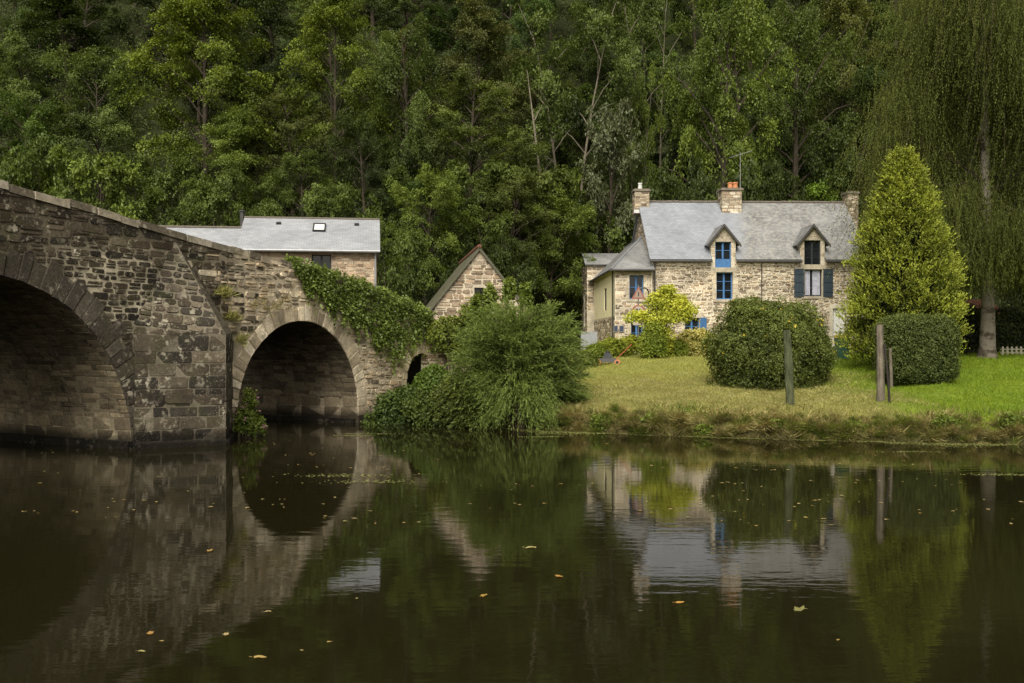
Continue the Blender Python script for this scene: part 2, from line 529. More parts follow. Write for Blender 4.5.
PROF = {
    'round': lambda z: np.sqrt(np.clip(1 - (2 * z - 0.9) ** 2 / 1.22, 0.03, 1)),
    'beech': lambda z: np.clip(1.05 - z ** 2.2, 0.15, 1) * np.clip(0.62 + z * 2, 0, 1),
    'dark': lambda z: np.clip(1.05 - z ** 1.4, 0.12, 1),
    'ash': lambda z: np.sqrt(np.clip(1 - (2 * z - 1.0) ** 2 / 1.1, 0.08, 1)),
    'shrub': lambda z: np.sqrt(np.clip(1.02 - z ** 2, 0.05, 1)),
}


def tree_mesh(seed, kind, H, R, hb, n1, n2, n3, nleaf, leaf, mat, bark, flat=.5, droop=.1, srad=.4, trunk_r=None, stems=1, gap=.12, asc=.5, aspect=.6, jit=.5):
    """trunk, limbs, side branches and flat sprays of leaves along them"""
    rng = np.random.default_rng(seed)
    tr = trunk_r or H * 0.02
    t = MB()
    bends = []
    for q in range(stems):
        o = np.zeros(2) if stems == 1 else rng.normal(size=2) * .35
        b = rng.normal(size=2) * .045 * H * (1 if stems == 1 else 2.2)
        bends.append((o, b))
        t.tube([(o[0] + b[0] * k * k, o[1] + b[1] * k * k, H * .93 * k - .6 * (k == 0)) for k in (0, .1, .25, .45, .65, .85, 1)], [tr * 1.5, tr * 1.05, tr * .92, tr * .75, tr * .55, tr * .3, tr * .08], 7)
    z = (np.arange(n1) + rng.uniform(0, 1, n1)) / n1
    az = np.arange(n1) * 2.39996 + rng.uniform(-.6, .6, n1)
    ln = R * PROF[kind](z) * rng.uniform(.62, 1.14, n1)
    zs = hb + (H - hb) * z * .93
    el = (z - .35) * asc + rng.normal(size=n1) * .14        # limbs rise more towards the top
    st = np.array([bends[k % stems][0] for k in range(n1)]); bd = np.array([bends[k % stems][1] for k in range(n1)])
    f0 = np.clip((zs - ln * .45) / (H * .93), .1, .98)
    p0 = np.stack([st[:, 0] + bd[:, 0] * f0 ** 2, st[:, 1] + bd[:, 1] * f0 ** 2, H * .93 * f0], 1)
    tip = np.stack([st[:, 0] + bd[:, 0] * f0 ** 2 + np.cos(az) * ln, st[:, 1] + bd[:, 1] * f0 ** 2 + np.sin(az) * ln, zs + ln * el], 1)
    ctl = p0 * .5 + tip * .5 + np.array([0, 0, 1]) * (ln * .16)[:, None]
    for k in range(n1):
        t.tube([p0[k], p0[k] * .5 + ctl[k] * .5, ctl[k] * .55 + tip[k] * .45, tip[k]], [tr * .34, tr * .24, tr * .14, tr * .03], 5, cap=False)
    # side branches
    m = n1 * n2
    i1 = np.repeat(np.arange(n1), n2)
    f = rng.uniform(.22, 1.0, m) ** .8
    A = p0[i1] * ((1 - f) ** 2)[:, None] + ctl[i1] * (2 * f * (1 - f))[:, None] + tip[i1] * (f ** 2)[:, None]
    tan = unit((ctl[i1] - p0[i1]) * (1 - f)[:, None] + (tip[i1] - ctl[i1]) * f[:, None])
    D = unit(tan * .75 + rng.normal(size=(m, 3)) * np.array([.75, .75, .55 * flat + .12]) + np.array([0, 0, .10]))
    l2 = R * rng.uniform(.14, .36, m) * (1.1 - .35 * f)
    t1 = rng.normal(size=n1) * .10
    t2 = rng.normal(size=m) * .09
    # sprays
    q = m * n3
    i2 = np.repeat(np.arange(m), n3)
    g = rng.uniform(.1, 1.08, q)
    P = A[i2] + D[i2] * (l2[i2] * g)[:, None]
    P[:, 2] -= droop * l2[i2] * g ** 2
    P += rng.normal(size=(q, 3)) * np.array([.13, .13, .10]) * srad
    keep = rng.uniform(0, 1, q) > gap
    P = P[keep]; i2 = i2[keep]
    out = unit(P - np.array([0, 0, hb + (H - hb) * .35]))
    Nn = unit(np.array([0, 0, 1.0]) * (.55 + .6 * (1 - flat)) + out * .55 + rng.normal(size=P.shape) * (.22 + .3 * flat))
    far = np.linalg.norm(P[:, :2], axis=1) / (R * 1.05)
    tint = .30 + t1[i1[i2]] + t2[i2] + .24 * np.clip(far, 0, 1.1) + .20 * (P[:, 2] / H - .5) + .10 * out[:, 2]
    L = Leaves()
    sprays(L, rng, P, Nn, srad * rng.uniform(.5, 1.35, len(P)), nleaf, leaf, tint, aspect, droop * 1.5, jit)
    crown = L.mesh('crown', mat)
    me = bpy.data.meshes.new('trunk')
    me.from_pydata(t.v, [], t.f); me.materials.append(bark); me.update()
    return me, crown


# ------------------------------------------------------------------ terrain
BX = [-150, -80, -30, -9.2, -5.1, -3.8, -2, 1.45, 4, 7.9, 13.4, 25, 60, 150]
BY = [70, 55, 42, 35.4, 33.2, 33.7, 32.2, 30, 28.7, 27.35, 26, 24.5, 22, 20]


HX = [-150, -20, 0, 3.2, 7, 14, 20, 150]
HY = [52, 50, 51, 62.5, 64, 63, 60, 56]


def wig(x, y): return 0.5 * (np.sin(x * 1.7 + y * 0.9) + np.sin(x * 0.63 - y * 1.3 + 2) + 0.7 * np.sin(x * 3.9 + 1) * np.sin(y * 3.1))


def bank_t(x, y):
    return y - np.interp(x, BX, BY) + 0.13 * np.sin(x * 1.9) + 0.10 * np.sin(x * 4.3 + 1) + .05 * np.sin(x * 11)


def zground(x, y):
    x = np.asarray(x, float); y = np.asarray(y, float)
    t = bank_t(x, y)
    z = np.interp(t, [-3, -.6, -.12, .1, .45, 1.0, 2.0, 4, 8, 13, 20], [-1.5, -.7, -.2, .14, .38, .60, .82, 1.0, 1.45, 1.85, 2.1])
    land = np.clip(t / 1.0, 0, 1)
    z = z + 0.045 * wig(x, y) * land + .07 * np.sin(x * 3.3 + y * 2) * np.sin(x * 7.1 - y * 3) * np.clip(t / .3, 0, 1) * np.clip((2.2 - t) / 1.2, 0, 1)
    yh = np.interp(x, HX, HY)
    e = np.maximum(y - yh, 0)
    hz = 0.70 * np.minimum(e, 105) * (e / (e + 2.0))
    z = z + hz + np.where(e > 0, 0.35 * np.sin(x * 0.35) * np.clip(e / 6, 0, 1), 0)
    s = (x + 5.1) * .478 + (y - 33) * .878
    q = -23.5 - s
    zl = np.interp(q, [-2, -.3, .5, 2, 30], [-1.5, -.3, .7, 1.1, 1.6])
    return np.maximum(z, zl)


def zg(x, y): return float(zground(x, y))


def nonuni(a, b, fine0, fine1, df, n0, n1):
    left = fine0 - np.geomspace(df, fine0 - a, n0)[::-1]
    right = fine1 + np.geomspace(df, b - fine1, n1)
    return np.concatenate([left, np.arange(fine0, fine1 + 1e-6, df), right])


def dry_mask(x, y):
    """1 = dry mown grass, 0 = bright lawn"""
    b = 10.9 + 0.5 * np.sin(y * 1.3) + .4 * np.sin(y * 3.1 + x * 2) + .3 * np.sin(x * 4 + y)
    return 1 / (1 + np.exp((x - b) * 1.7))


def make_ground():
    xs = nonuni(-320, 320, -14, 27, 0.3, 32, 32)
    ys = nonuni(-200, 420, 22, 50, 0.3, 30, 46)
    X, Y = np.meshgrid(xs, ys)
    Z = zground(X, Y)
    nx, ny = len(xs), len(ys)
    V = np.stack([X, Y, Z], -1).reshape(-1, 3)
    i = (np.arange(ny - 1)[:, None] * nx + np.arange(nx - 1)[None]).ravel()
    Fc = np.stack([i, i + 1, i + 1 + nx, i + nx], 1)
    me = bpy.data.meshes.new('ground')
    me.from_pydata(V.tolist(), [], Fc.tolist())
    t = bank_t(X, Y).ravel()
    x = V[:, 0]; y = V[:, 1]
    C = np.ones((len(V), 4), np.float32)
    dm = dry_mask(x, y)[:, None]
    far = np.clip((y - 34) / 6, 0, 1)[:, None]
    dry = np.array([.245, .225, .075]) * (1 - far) + np.array([.25, .255, .07]) * far
    grass = dry * dm + np.array([.13, .19, .016]) * (1 - dm)
    mud = np.array([.035, .028, .016])
    kb = np.clip((t - 0.05) / 0.5, 0, 1)[:, None]
    c = mud * (1 - kb) + grass * kb
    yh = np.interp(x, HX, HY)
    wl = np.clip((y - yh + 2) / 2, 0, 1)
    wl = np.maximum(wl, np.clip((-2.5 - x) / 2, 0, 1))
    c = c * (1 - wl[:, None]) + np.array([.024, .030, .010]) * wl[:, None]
    C[:, :3] = c
    a = me.attributes.new('col', 'FLOAT_COLOR', 'POINT')
    a.data.foreach_set('color', C.ravel())
    me.materials.append(M['ground'])
    me.polygons.foreach_set('use_smooth', [True] * len(me.polygons))
    me.update()
    o = link('ground', me); o['kind'] = 'structure'
    return o


make_ground()
mb = MB(); mb.face([(-320, -200, 0), (320, -200, 0), (320, 75, 0), (-320, 75, 0)])
w = mb.build('river_water', M['water']); w['kind'] = 'structure'


# ------------------------------------------------------------------ masonry
def masonry(mb, P, u0, u1, v0, v1, rng, colf, ch=(.13, .22), wr=(.2, .5), allowed=None, depth=(.015, .04), gap=.016, wav=0.02, split=0.2, jit=0.18, cut=(.12, .34)):
    def stone(a, b, c, d):
        w_, h_ = b - a, d - c
        if w_ < 0.03 or h_ < 0.025: return
        k = min(w_, h_)
        cc = k * rng.uniform(*cut)
        j = lambda: rng.uniform(-1, 1) * k * jit * 0.5
        pts = []
        for (x, y, sx, sy) in ((a, c, 1, 1), (b, c, -1, 1), (b, d, -1, -1), (a, d, 1, -1)):
            jx, jy = j(), j()
            e1 = (x + sx * 0 + jx, y + sy * cc + jy); e2 = (x + sx * cc + jx, y + jy)
            pts += [e1, e2] if (sx * sy > 0) else [e2, e1]
        if allowed:
            ins = [allowed(*p) for p in pts]
            if not any(ins): return
            if not all(ins):
                if sum(ins) < 3: return
                cx = sum(p[0] for p, q in zip(pts, ins) if q) / sum(ins); cy = sum(p[1] for p, q in zip(pts, ins) if q) / sum(ins)
                if not allowed(cx, cy): return
                out = []
                for p, q in zip(pts, ins):
                    if q: out.append(p); continue
                    lo, hi = 0.0, 1.0
                    for _ in range(6):
                        m_ = (lo + hi) / 2
                        if allowed(cx + (p[0] - cx) * m_, cy + (p[1] - cy) * m_): lo = m_
                        else: hi = m_
                    out.append((cx + (p[0] - cx) * lo, cy + (p[1] - cy) * lo))
                pts = out
        mx = sum(p[0] for p in pts) / 8; my = sum(p[1] for p in pts) / 8
        dep = rng.uniform(*depth); tx, ty = rng.uniform(-.05, .05), rng.uniform(-.06, .06)
        base = [P(p[0], p[1], -0.005) for p in pts]
        q = 1 - min(0.012 / max(k, .05), .3) * 1.6
        top = []
        for p in pts:
            x, y = mx + (p[0] - mx) * q, my + (p[1] - my) * q
            top.append(P(x, y, dep + tx * (x - mx) + ty * (y - my)))
        col = colf(mx, my)
        i = len(mb.v)
        mb.v.extend([tuple(p) for p in base]); mb.v.extend([tuple(p) for p in top])
        mb.f.append(tuple(i + 8 + k_ for k_ in range(8))); mb.c.append(col)
        for k_ in range(8):
            n_ = (k_ + 1) % 8
            mb.f.append((i + k_, i + n_, i + 8 + n_, i + 8 + k_)); mb.c.append(col)
    v = v0
    row = 0
    while v < v1:
        h = rng.uniform(*ch)
        u = u0 - rng.uniform(0, wr[0])
        ph = rng.uniform(0, 6)
        while u < u1:
            w_ = rng.uniform(*wr) * (0.8 + 0.5 * h / ch[1])
            a = max(u, u0); b = min(u + w_, u1)
            dv = wav * math.sin(u * 1.3 + ph)
            if b - a > 0.06:
                if rng.random() < split and h > 0.1:
                    m_ = rng.uniform(.4, .6) * h
                    stone(a + gap / 2, b - gap / 2, v + dv + gap / 2, v + m_ + dv - gap / 2)
                    stone(a + gap / 2, b - gap / 2, v + m_ + dv + gap / 2, v + h + dv - gap / 2)
                else:
                    stone(a + gap / 2, b - gap / 2, v + dv + gap / 2 - rng.uniform(0, .01), v + h + dv - gap / 2)
            u += w_
        v += h
        row += 1


def palette(rng, cols, var=0.2):
    c = cols[rng.randrange(len(cols))]
    k = 1 + rng.uniform(-var, var)
    return (c[0] * k, c[1] * k, c[2] * k)


# ------------------------------------------------------------------ bridge
BO = Vector((-5.1, 33.0, 0)); BD = Vector((.478, .878, 0)).normalized(); BN = Vector((BD.y, -BD.x, 0))
TOPU = [-26, -20, -17, -12.78, -10.17, -7.84, -3.04, .1, 2.4, 5, 9]
TOPZ = [6.1, 6.45, 6.5, 6.24, 5.93, 5.6, 5.08, 4.62, 4.15, 3.58, 2.9]
BW = 5.7
ARCH = [(-13.4, 0.0, 4.2), (-2.79, .55, 2.79), (3.75, 1.35, .93)]


def topz(u): return float(np.interp(u, TOPU, TOPZ))
def BP(u, z, d): return BO + BD * u + BN * d + Vector((0, 0, z))


def build_bridge():
    rng = random.Random(5)
    root = empty('stone_bridge', BP(-7.4, 0, -BW / 2))
    tag(root, 'old humpbacked stone arch bridge with two large arches and a pointed pier', 'bridge')
    off = root.location
    # mortar core
    core = MB()

    def ccol(u, z):
        dark = (0.12, 0.10, 0.07); lime = (0.54, 0.475, 0.345); tan = (0.56, 0.475, 0.34)
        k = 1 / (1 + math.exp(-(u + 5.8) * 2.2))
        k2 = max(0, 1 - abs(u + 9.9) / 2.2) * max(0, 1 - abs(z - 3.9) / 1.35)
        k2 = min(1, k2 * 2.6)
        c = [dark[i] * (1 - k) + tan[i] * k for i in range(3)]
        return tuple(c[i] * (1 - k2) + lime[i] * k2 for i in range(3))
    us = [-26, -17.6]
    segs = [(-26, -17.6, None), (-17.6, -9.2, 0), (-9.2, -5.58, None), (-5.58, 0, 1), (0, 2.82, None), (2.82, 4.68, 2), (4.68, 9, None)]
    for a, b, k in segs:
        if k is None:
            ul = list(np.linspace(a, b, max(2, int((b - a) / .3))))
            low = [-1.4] * len(ul)
        else:
            cu, h0, R = ARCH[k]
            th = np.linspace(math.pi, 0, 41)
            ul = [cu + R * math.cos(t) for t in th]; low = [h0 + R * math.sin(t) for t in th]
        for i in range(len(ul) - 1):
            nv = 16
            for j in range(nv):
                q = []
                for uu, f in ((ul[i], j), (ul[i + 1], j), (ul[i + 1], j + 1), (ul[i], j + 1)):
                    lo = low[i] if uu == ul[i] else low[i + 1]
                    q.append((uu, lo + (topz(uu) - .1 - lo) * f / nv))
                um = (ul[i] + ul[i + 1]) / 2; zm = sum(p[1] for p in q) / 4
                core.face([BP(p[0], p[1], 0) for p in q], ccol(um, zm))
            core.face([BP(ul[i + 1], low[i + 1], -BW), BP(ul[i], low[i], -BW), BP(ul[i], topz(ul[i]) - .1, -BW), BP(ul[i + 1], topz(ul[i + 1]) - .1, -BW)], (.16, .14, .1))
            core.face([BP(ul[i], topz(ul[i]) - .1, 0), BP(ul[i + 1], topz(ul[i + 1]) - .1, 0), BP(ul[i + 1], topz(ul[i + 1]) - .1, -BW), BP(ul[i], topz(ul[i]) - .1, -BW)], (.16, .14, .1))
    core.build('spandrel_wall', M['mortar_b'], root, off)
    # facing stones
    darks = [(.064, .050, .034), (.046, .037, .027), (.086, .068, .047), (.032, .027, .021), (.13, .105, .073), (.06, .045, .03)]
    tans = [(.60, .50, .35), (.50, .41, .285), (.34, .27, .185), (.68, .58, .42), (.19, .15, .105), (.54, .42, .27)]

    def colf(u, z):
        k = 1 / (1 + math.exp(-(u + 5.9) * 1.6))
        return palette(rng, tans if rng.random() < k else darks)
    P = lambda u, v, d: BP(u, v, d)

    def allowed(u, v):
        if v > topz(u) - .19: return False
        for (cu, h0, R), t in zip(ARCH, (.55, .5, .33)):
            if (u - cu) ** 2 + max(0, v - h0) ** 2 < (R + t) ** 2 and v > -2: return False
        if -9.2 < u < -5.5 and v < 2.9: return False
        return True
    st = MB()
    patch = lambda u, v: -11.9 + .25 * math.sin(v * 5) < u < -8.0 + .2 * math.sin(v * 7) and 2.7 < v < 4.95 + .25 * math.sin(u * 4) - .12 * (u + 10)
    allowed0 = allowed
    allowed = lambda u, v: allowed0(u, v) and not patch(u, v)
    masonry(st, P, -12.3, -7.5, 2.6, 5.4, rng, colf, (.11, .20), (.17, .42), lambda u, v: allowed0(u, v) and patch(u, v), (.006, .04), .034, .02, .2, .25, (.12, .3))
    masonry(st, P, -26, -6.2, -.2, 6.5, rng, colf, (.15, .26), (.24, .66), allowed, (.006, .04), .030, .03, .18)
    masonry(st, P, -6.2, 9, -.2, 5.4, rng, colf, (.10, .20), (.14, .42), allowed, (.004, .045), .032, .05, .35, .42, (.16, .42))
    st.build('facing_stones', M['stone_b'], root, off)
    # voussoirs
    for k, ((cu, h0, R), (t0, t1), n) in enumerate(zip(ARCH, ((.42, .85), (.40, .62), (.26, .4)), (44, 30, 13))):
        vs = MB()
        edges = [0.0]
        while edges[-1] < math.pi: edges.append(edges[-1] + math.pi / n * rng.uniform(.75, 1.3))
        edges = [e * math.pi / edges[-1] for e in edges]
        for i in range(len(edges) - 1):
            a, b = edges[i] + .012 / R, edges[i + 1] - .012 / R
            ro = R + rng.uniform(t0, t1) * (1 if i % 2 else .86)
            if h0 + (R + t1) > topz(cu) - .2 and k == 2: ro = R + .3
            d = rng.uniform(.02, .06) if k == 0 else rng.uniform(.002, .035)
            col = palette(rng, [(.075, .062, .047), (.06, .05, .04), (.095, .08, .06)]) if k == 0 else palette(rng, [(.76, .65, .47), (.66, .555, .40), (.84, .73, .55), (.52, .43, .30), (.38, .31, .215)])
            pts = [(a, R - .012), (b, R - .012), (b, ro), (a, ro)]
            c = [(cu + r * math.cos(t), h0 + r * math.sin(t)) for t, r in pts]
            mu = sum(p[0] for p in c) / 4; mz = sum(p[1] for p in c) / 4
            bs = [BP(p[0], p[1], -.02) for p in c]
            tp = [BP(mu + (p[0] - mu) * rng.uniform(.84, .97), mz + (p[1] - mz) * rng.uniform(.88, .97), d) for p in c] if k else [BP(mu + (p[0] - mu) * .94, mz + (p[1] - mz) * .95, d) for p in c]
            vs.face(tp, col)
            for q in range(4):
                r_ = (q + 1) % 4
                vs.face([bs[q], bs[r_], tp[r_], tp[q]], col)
        if k == 1:   # blocks of the arch leg
            for sgn in (-1, 1):
                z = -.3
                while z < h0 - .05:
                    h = min(rng.uniform(.2, .32), h0 - z)
                    w_ = rng.uniform(.35, .6)
                    ua, ub = sorted((cu + sgn * (R - .01), cu + sgn * (R + w_)))
                    vs.hexa([BP(ua, z, -.02), BP(ub, z, -.02), BP(ub, z + h - .02, -.02), BP(ua, z + h - .02, -.02), BP(ua, z, .04), BP(ub, z, .04), BP(ub, z + h - .02, .04), BP(ua, z + h - .02, .04)], palette(rng, tans))
                    z += h
        vs.build('arch_ring', M['stone_b'], root, off)
        # vault
        br = MB()
        th = np.linspace(math.pi, 0, 49)
        prof = [(cu - R, -1.4), (cu - R, h0 * .5 - .4)] + [(cu + R * math.cos(t), h0 + R * math.sin(t)) for t in th] + [(cu + R, h0 * .5 - .4), (cu + R, -1.4)]
        arc = 0
        for i in range(len(prof) - 1):
            p, q = prof[i], prof[i + 1]
            l = math.hypot(q[0] - p[0], q[1] - p[1])
            br.face([BP(p[0], p[1], 0), BP(q[0], q[1], 0), BP(q[0], q[1], -BW), BP(p[0], p[1], -BW)], None,
                    [(0, arc), (0, arc + l), (BW, arc + l), (BW, arc)])
            arc += l
        vo = br.build('arch_vault', M['barrel'] if k == 0 else (M['barrel2'] if k == 1 else M['gutter']), root, off, smooth=True)  # third vault coloured near-black, painting the shade inside the small opening
        if k < 2:
            vm = MB()
            leg = max(h0, 0)
            arcl = leg + R * math.pi * .62

            def PV(u, v, d):
                if v < leg: uu, zz = cu + R - d, v
                else:
                    a_ = (v - leg) / R
                    uu, zz = cu + (R - d) * math.cos(a_), h0 + (R - d) * math.sin(a_)
                return BP(uu, zz, -u)

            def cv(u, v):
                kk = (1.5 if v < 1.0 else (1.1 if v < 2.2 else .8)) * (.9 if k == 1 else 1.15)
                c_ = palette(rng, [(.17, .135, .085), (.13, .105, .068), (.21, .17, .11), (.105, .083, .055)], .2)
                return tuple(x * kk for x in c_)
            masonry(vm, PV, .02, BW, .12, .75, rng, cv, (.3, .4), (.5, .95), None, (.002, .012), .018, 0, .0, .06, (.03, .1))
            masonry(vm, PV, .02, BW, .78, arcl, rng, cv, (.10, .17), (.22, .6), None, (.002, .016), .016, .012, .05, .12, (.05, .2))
            vm.build('vault_stones', M['vault'], vo, (0, 0, 0)).location = -off
    # footing inside the big arch and a stone band near the water
    ft = MB()
    z0, z1 = -.5, .2
    u1 = ARCH[0][0] + ARCH[0][2]
    ft.hexa([BP(u1 - .16, z0, .03), BP(u1 + .05, z0, .03), BP(u1 + .05, z0, -BW), BP(u1 - .16, z0, -BW),
             BP(u1 - .16, z1, .03), BP(u1 + .05, z1, .03), BP(u1 + .05, z1, -BW), BP(u1 - .16, z1, -BW)], (.045, .038, .027))
    ft.build('footing', M['stone_b'], root, off)
    ft = MB()
    u2 = ARCH[1][0] + ARCH[1][2]
    ft.hexa([BP(u2 - .14, z0, -.1), BP(u2 + .05, z0, -.1), BP(u2 + .05, z0, -BW), BP(u2 - .14, z0, -BW),
             BP(u2 - .14, .14, -.1), BP(u2 + .05, .14, -.1), BP(u2 + .05, .14, -BW), BP(u2 - .14, .14, -BW)], (.06, .05, .036))
    ft.build('footing', M['stone_b'], root, off)
    # coping
    cp = MB()
    u = -26.0
    while u < 8.6:
        big = u < -6.4
        l = rng.uniform(.55, 1.05) if big else rng.uniform(.22, .5)
        b = min(u + l, 8.8)
        h = .20 if big else rng.uniform(.10, .17)
        pr = rng.uniform(.04, .08) if big else rng.uniform(-.01, .05)
        col = palette(rng, [(.22, .19, .14), (.32, .275, .205), (.15, .125, .09), (.38, .335, .26)]) if big else palette(rng, [(.22, .185, .13), (.15, .125, .09), (.29, .24, .175)])
        g = .018
        dz = rng.uniform(-.035, .03) if big else rng.uniform(-.05, .03)
        lo = [(u + g, topz(u) - .2 + dz), (b - g, topz(b) - .2 + dz)]; hi = [(u + g, topz(u) + dz), (b - g, topz(b) + dz)]
        cp.hexa([BP(lo[0][0], lo[0][1], pr), BP(lo[1][0], lo[1][1], pr), BP(lo[1][0], lo[1][1], -.42), BP(lo[0][0], lo[0][1], -.42),
                 BP(hi[0][0], hi[0][1] - .02, pr - .015), BP(hi[1][0], hi[1][1] - .02, pr - .015), BP(hi[1][0], hi[1][1], -.42), BP(hi[0][0], hi[0][1], -.42)], col)
        u = b
    cp.build('parapet_coping', M['stone_b'], root, off)
    # pointed pier
    A, N, B = BP(-9.2, 0, 0.0), BP(-7.3, 0, 1.28), BP(-5.75, 0, 0)
    Z = Vector((0, 0, 1)); zA, zN, zB = 3.1, 2.87, 2.95
    Ap = BP(-7.84, 5.35, .0)
    pc = MB()
    pm = (.16, .138, .10)
    for p, q, zp, zq in ((A, N, zA, zN), (N, B, zN, zB)):
        pc.face([p - Z, q - Z, q + Z * zq, p + Z * zp], pm)
        pc.face([p + Z * zp, q + Z * zq, Ap], pm)
        o_ = Vector((q.y - p.y, p.x - q.x, 0)).normalized() * .09
        pc.hexa([p - Z, q - Z, q - Z + o_, p - Z + o_, p + Z * .16, q + Z * .16, q + Z * .12 + o_, p + Z * .12 + o_], (.04, .034, .024))
    ps = MB()
    pd = [(.050, .040, .028), (.038, .031, .023), (.07, .056, .039), (.03, .026, .02), (.10, .082, .058)]
    for p, q, zp, zq in ((A, N, zA, zN), (N, B, zN, zB)):
        Lg = (q - p).length; e = (q - p) / Lg; o_ = Vector((e.y, -e.x, 0))
        Pf = lambda u, v, d: p + e * u + Z * v + o_ * d
        al = lambda u, v: 0.0 <= u <= Lg and v < zp + (zq - zp) * u / Lg - .01

        def cf(u, v):
            c = palette(rng, pd, .25)
            q = 1.0 + .7 * (u / Lg > .5) * rng.random()
            return tuple(x * q for x in c)
        masonry(ps, Pf, 0, Lg, .17, 1.1, rng, cf, (.22, .34), (.3, .75), al, (.004, .02), .022, .0, .12, .1, (.04, .12))
        masonry(ps, Pf, 0, Lg, 1.1, 3.2, rng, cf, (.3, .42), (.5, .95), al, (.004, .025), .022, .0, .12, .1, (.04, .12))
        a3, b3 = p + Z * zp, q + Z * zq
        e3 = (b3 - a3).normalized(); n3 = e3.cross(Ap - a3).normalized()
        if n3.dot(Vector((0, -1, .3))) < 0: n3 = -n3
        f3 = n3.cross(e3)
        if f3.z < 0: f3 = -f3
        L3 = (b3 - a3).length; ax, ay = (Ap - a3).dot(e3), (Ap - a3).dot(f3)
        Pc = lambda u, v, d: a3 + e3 * u + f3 * v + n3 * d
        al2 = lambda u, v: v >= 0 and u >= ax * v / ay + .01 and u <= L3 - (L3 - ax) * v / ay - .01
        masonry(ps, Pc, 0, L3, 0, ay, rng, cf, (.15, .27), (.2, .5), al2, (.008, .04), .03, .01, .15, .18)
    pr = pc.build('pier', M['mortar_b'], root, off)
    ps.build('pier_stones', M['stone_b'], pr, (0, 0, 0)).location = -off
    return root


bridge = build_bridge()


# ------------------------------------------------------------------ buildings
HOUSE_STONE = [(.48, .405, .30), (.37, .30, .215), (.56, .485, .37), (.26, .20, .145), (.62, .54, .42), (.39, .295, .20), (.49, .395, .275), (.20, .155, .115)]


def wall_cells(mb, P, u0, u1, v0, v1, openings, th, col):
    us = sorted({u0, u1, *[o[0] for o in openings], *[o[1] for o in openings]}); vs = sorted({v0, v1, *[o[2] for o in openings], *[o[3] for o in openings]})
    us = [x for x in us if u0 <= x <= u1]; vs = [x for x in vs if v0 <= x <= v1]
    for i in range(len(us) - 1):
        for j in range(len(vs) - 1):
            a, b, c, d = us[i], us[i + 1], vs[j], vs[j + 1]
            if any(o[0] <= (a + b) / 2 <= o[1] and o[2] <= (c + d) / 2 <= o[3] for o in openings): continue
            mb.hexa([P(a, c, 0), P(b, c, 0), P(b, c, -th), P(a, c, -th), P(a, d, 0), P(b, d, 0), P(b, d, -th), P(a, d, -th)], col)


def bar(mb, P, a, b, c, d, d0, d1, col=None):
    mb.hexa([P(a, c, d1), P(b, c, d1), P(b, c, d0), P(a, c, d0), P(a, d, d1), P(b, d, d1), P(b, d, d0), P(a, d, d0)], col)


def window(P, a, b, c, d, mat, root, nx=2, ny=3, depth=-.17, fw=.055, panel=0.0, name='window', glass=None):
    """frame with glazing bars, set back in its opening; P(u, v, outward)"""
    m_ = MB()
    d0, d1 = depth - .05, depth
    bar(m_, P, a, a + fw, c, d, d0, d1, None); bar(m_, P, b - fw, b, c, d, d0, d1)
    bar(m_, P, a + fw, b - fw, c, c + fw, d0, d1); bar(m_, P, a + fw, b - fw, d - fw, d, d0, d1)
    c2 = c
    if panel > 0:
        bar(m_, P, a + fw, b - fw, c + fw, c + panel, d0 + .01, d1 - .01); c2 = c + panel
    for i in range(1, nx):
        x = a + (b - a) * i / nx; hw = .045 if (nx == 2) else .018
        bar(m_, P, x - hw, x + hw, c2 + fw * (panel == 0), d - fw, d0 + .004, d1 - .004)
    for j in range(1, ny):
        y = c2 + (d - c2) * j / ny
        for i in range(nx):
            xa = a + (b - a) * i / nx + (.045 if i else fw); xb = a + (b - a) * (i + 1) / nx - (.045 if i < nx - 1 else fw)
            bar(m_, P, xa, xb, y - .014, y + .014, d0 + .008, d1 - .008)
    o = m_.build(name, mat, root)
    g = MB()
    g.face([P(a + .01, c2 + .01, d0 + .015), P(b - .01, c2 + .01, d0 + .015), P(b - .01, d - .01, d0 + .015), P(a + .01, d - .01, d0 + .015)])
    g.build('pane', glass or M['glass'], o)
    return o


def surround(P, a, b, c, d, root, rng, sill=True, w=(.14, .26), lintel=.24):
    m_ = MB()
    for sgn in (0, 1):
        z = c
        while z < d - .02:
            h = min(rng.uniform(.22, .36), d - z)
            if d - z - h < .12: h = d - z
            ww = rng.uniform(*w)
            col = palette(rng, [(.54, .46, .34), (.48, .41, .30), (.58, .51, .385)], .12)
            if sgn == 0: bar(m_, P, a - ww, a, z, z + h - .012, -.02, .022, col)
            else: bar(m_, P, b, b + ww, z, z + h - .012, -.02, .022, col)
            z += h
    bar(m_, P, a - .2, b + .2, d, d + lintel, -.02, .026, palette(rng, [(.45, .39, .29)], .1))
    if sill: bar(m_, P, a - .14, b + .14, c - .13, c - .004, -.10, .06, palette(rng, [(.44, .38, .29)], .1))
    return m_.build('window_surround', M['stone_h'], root)


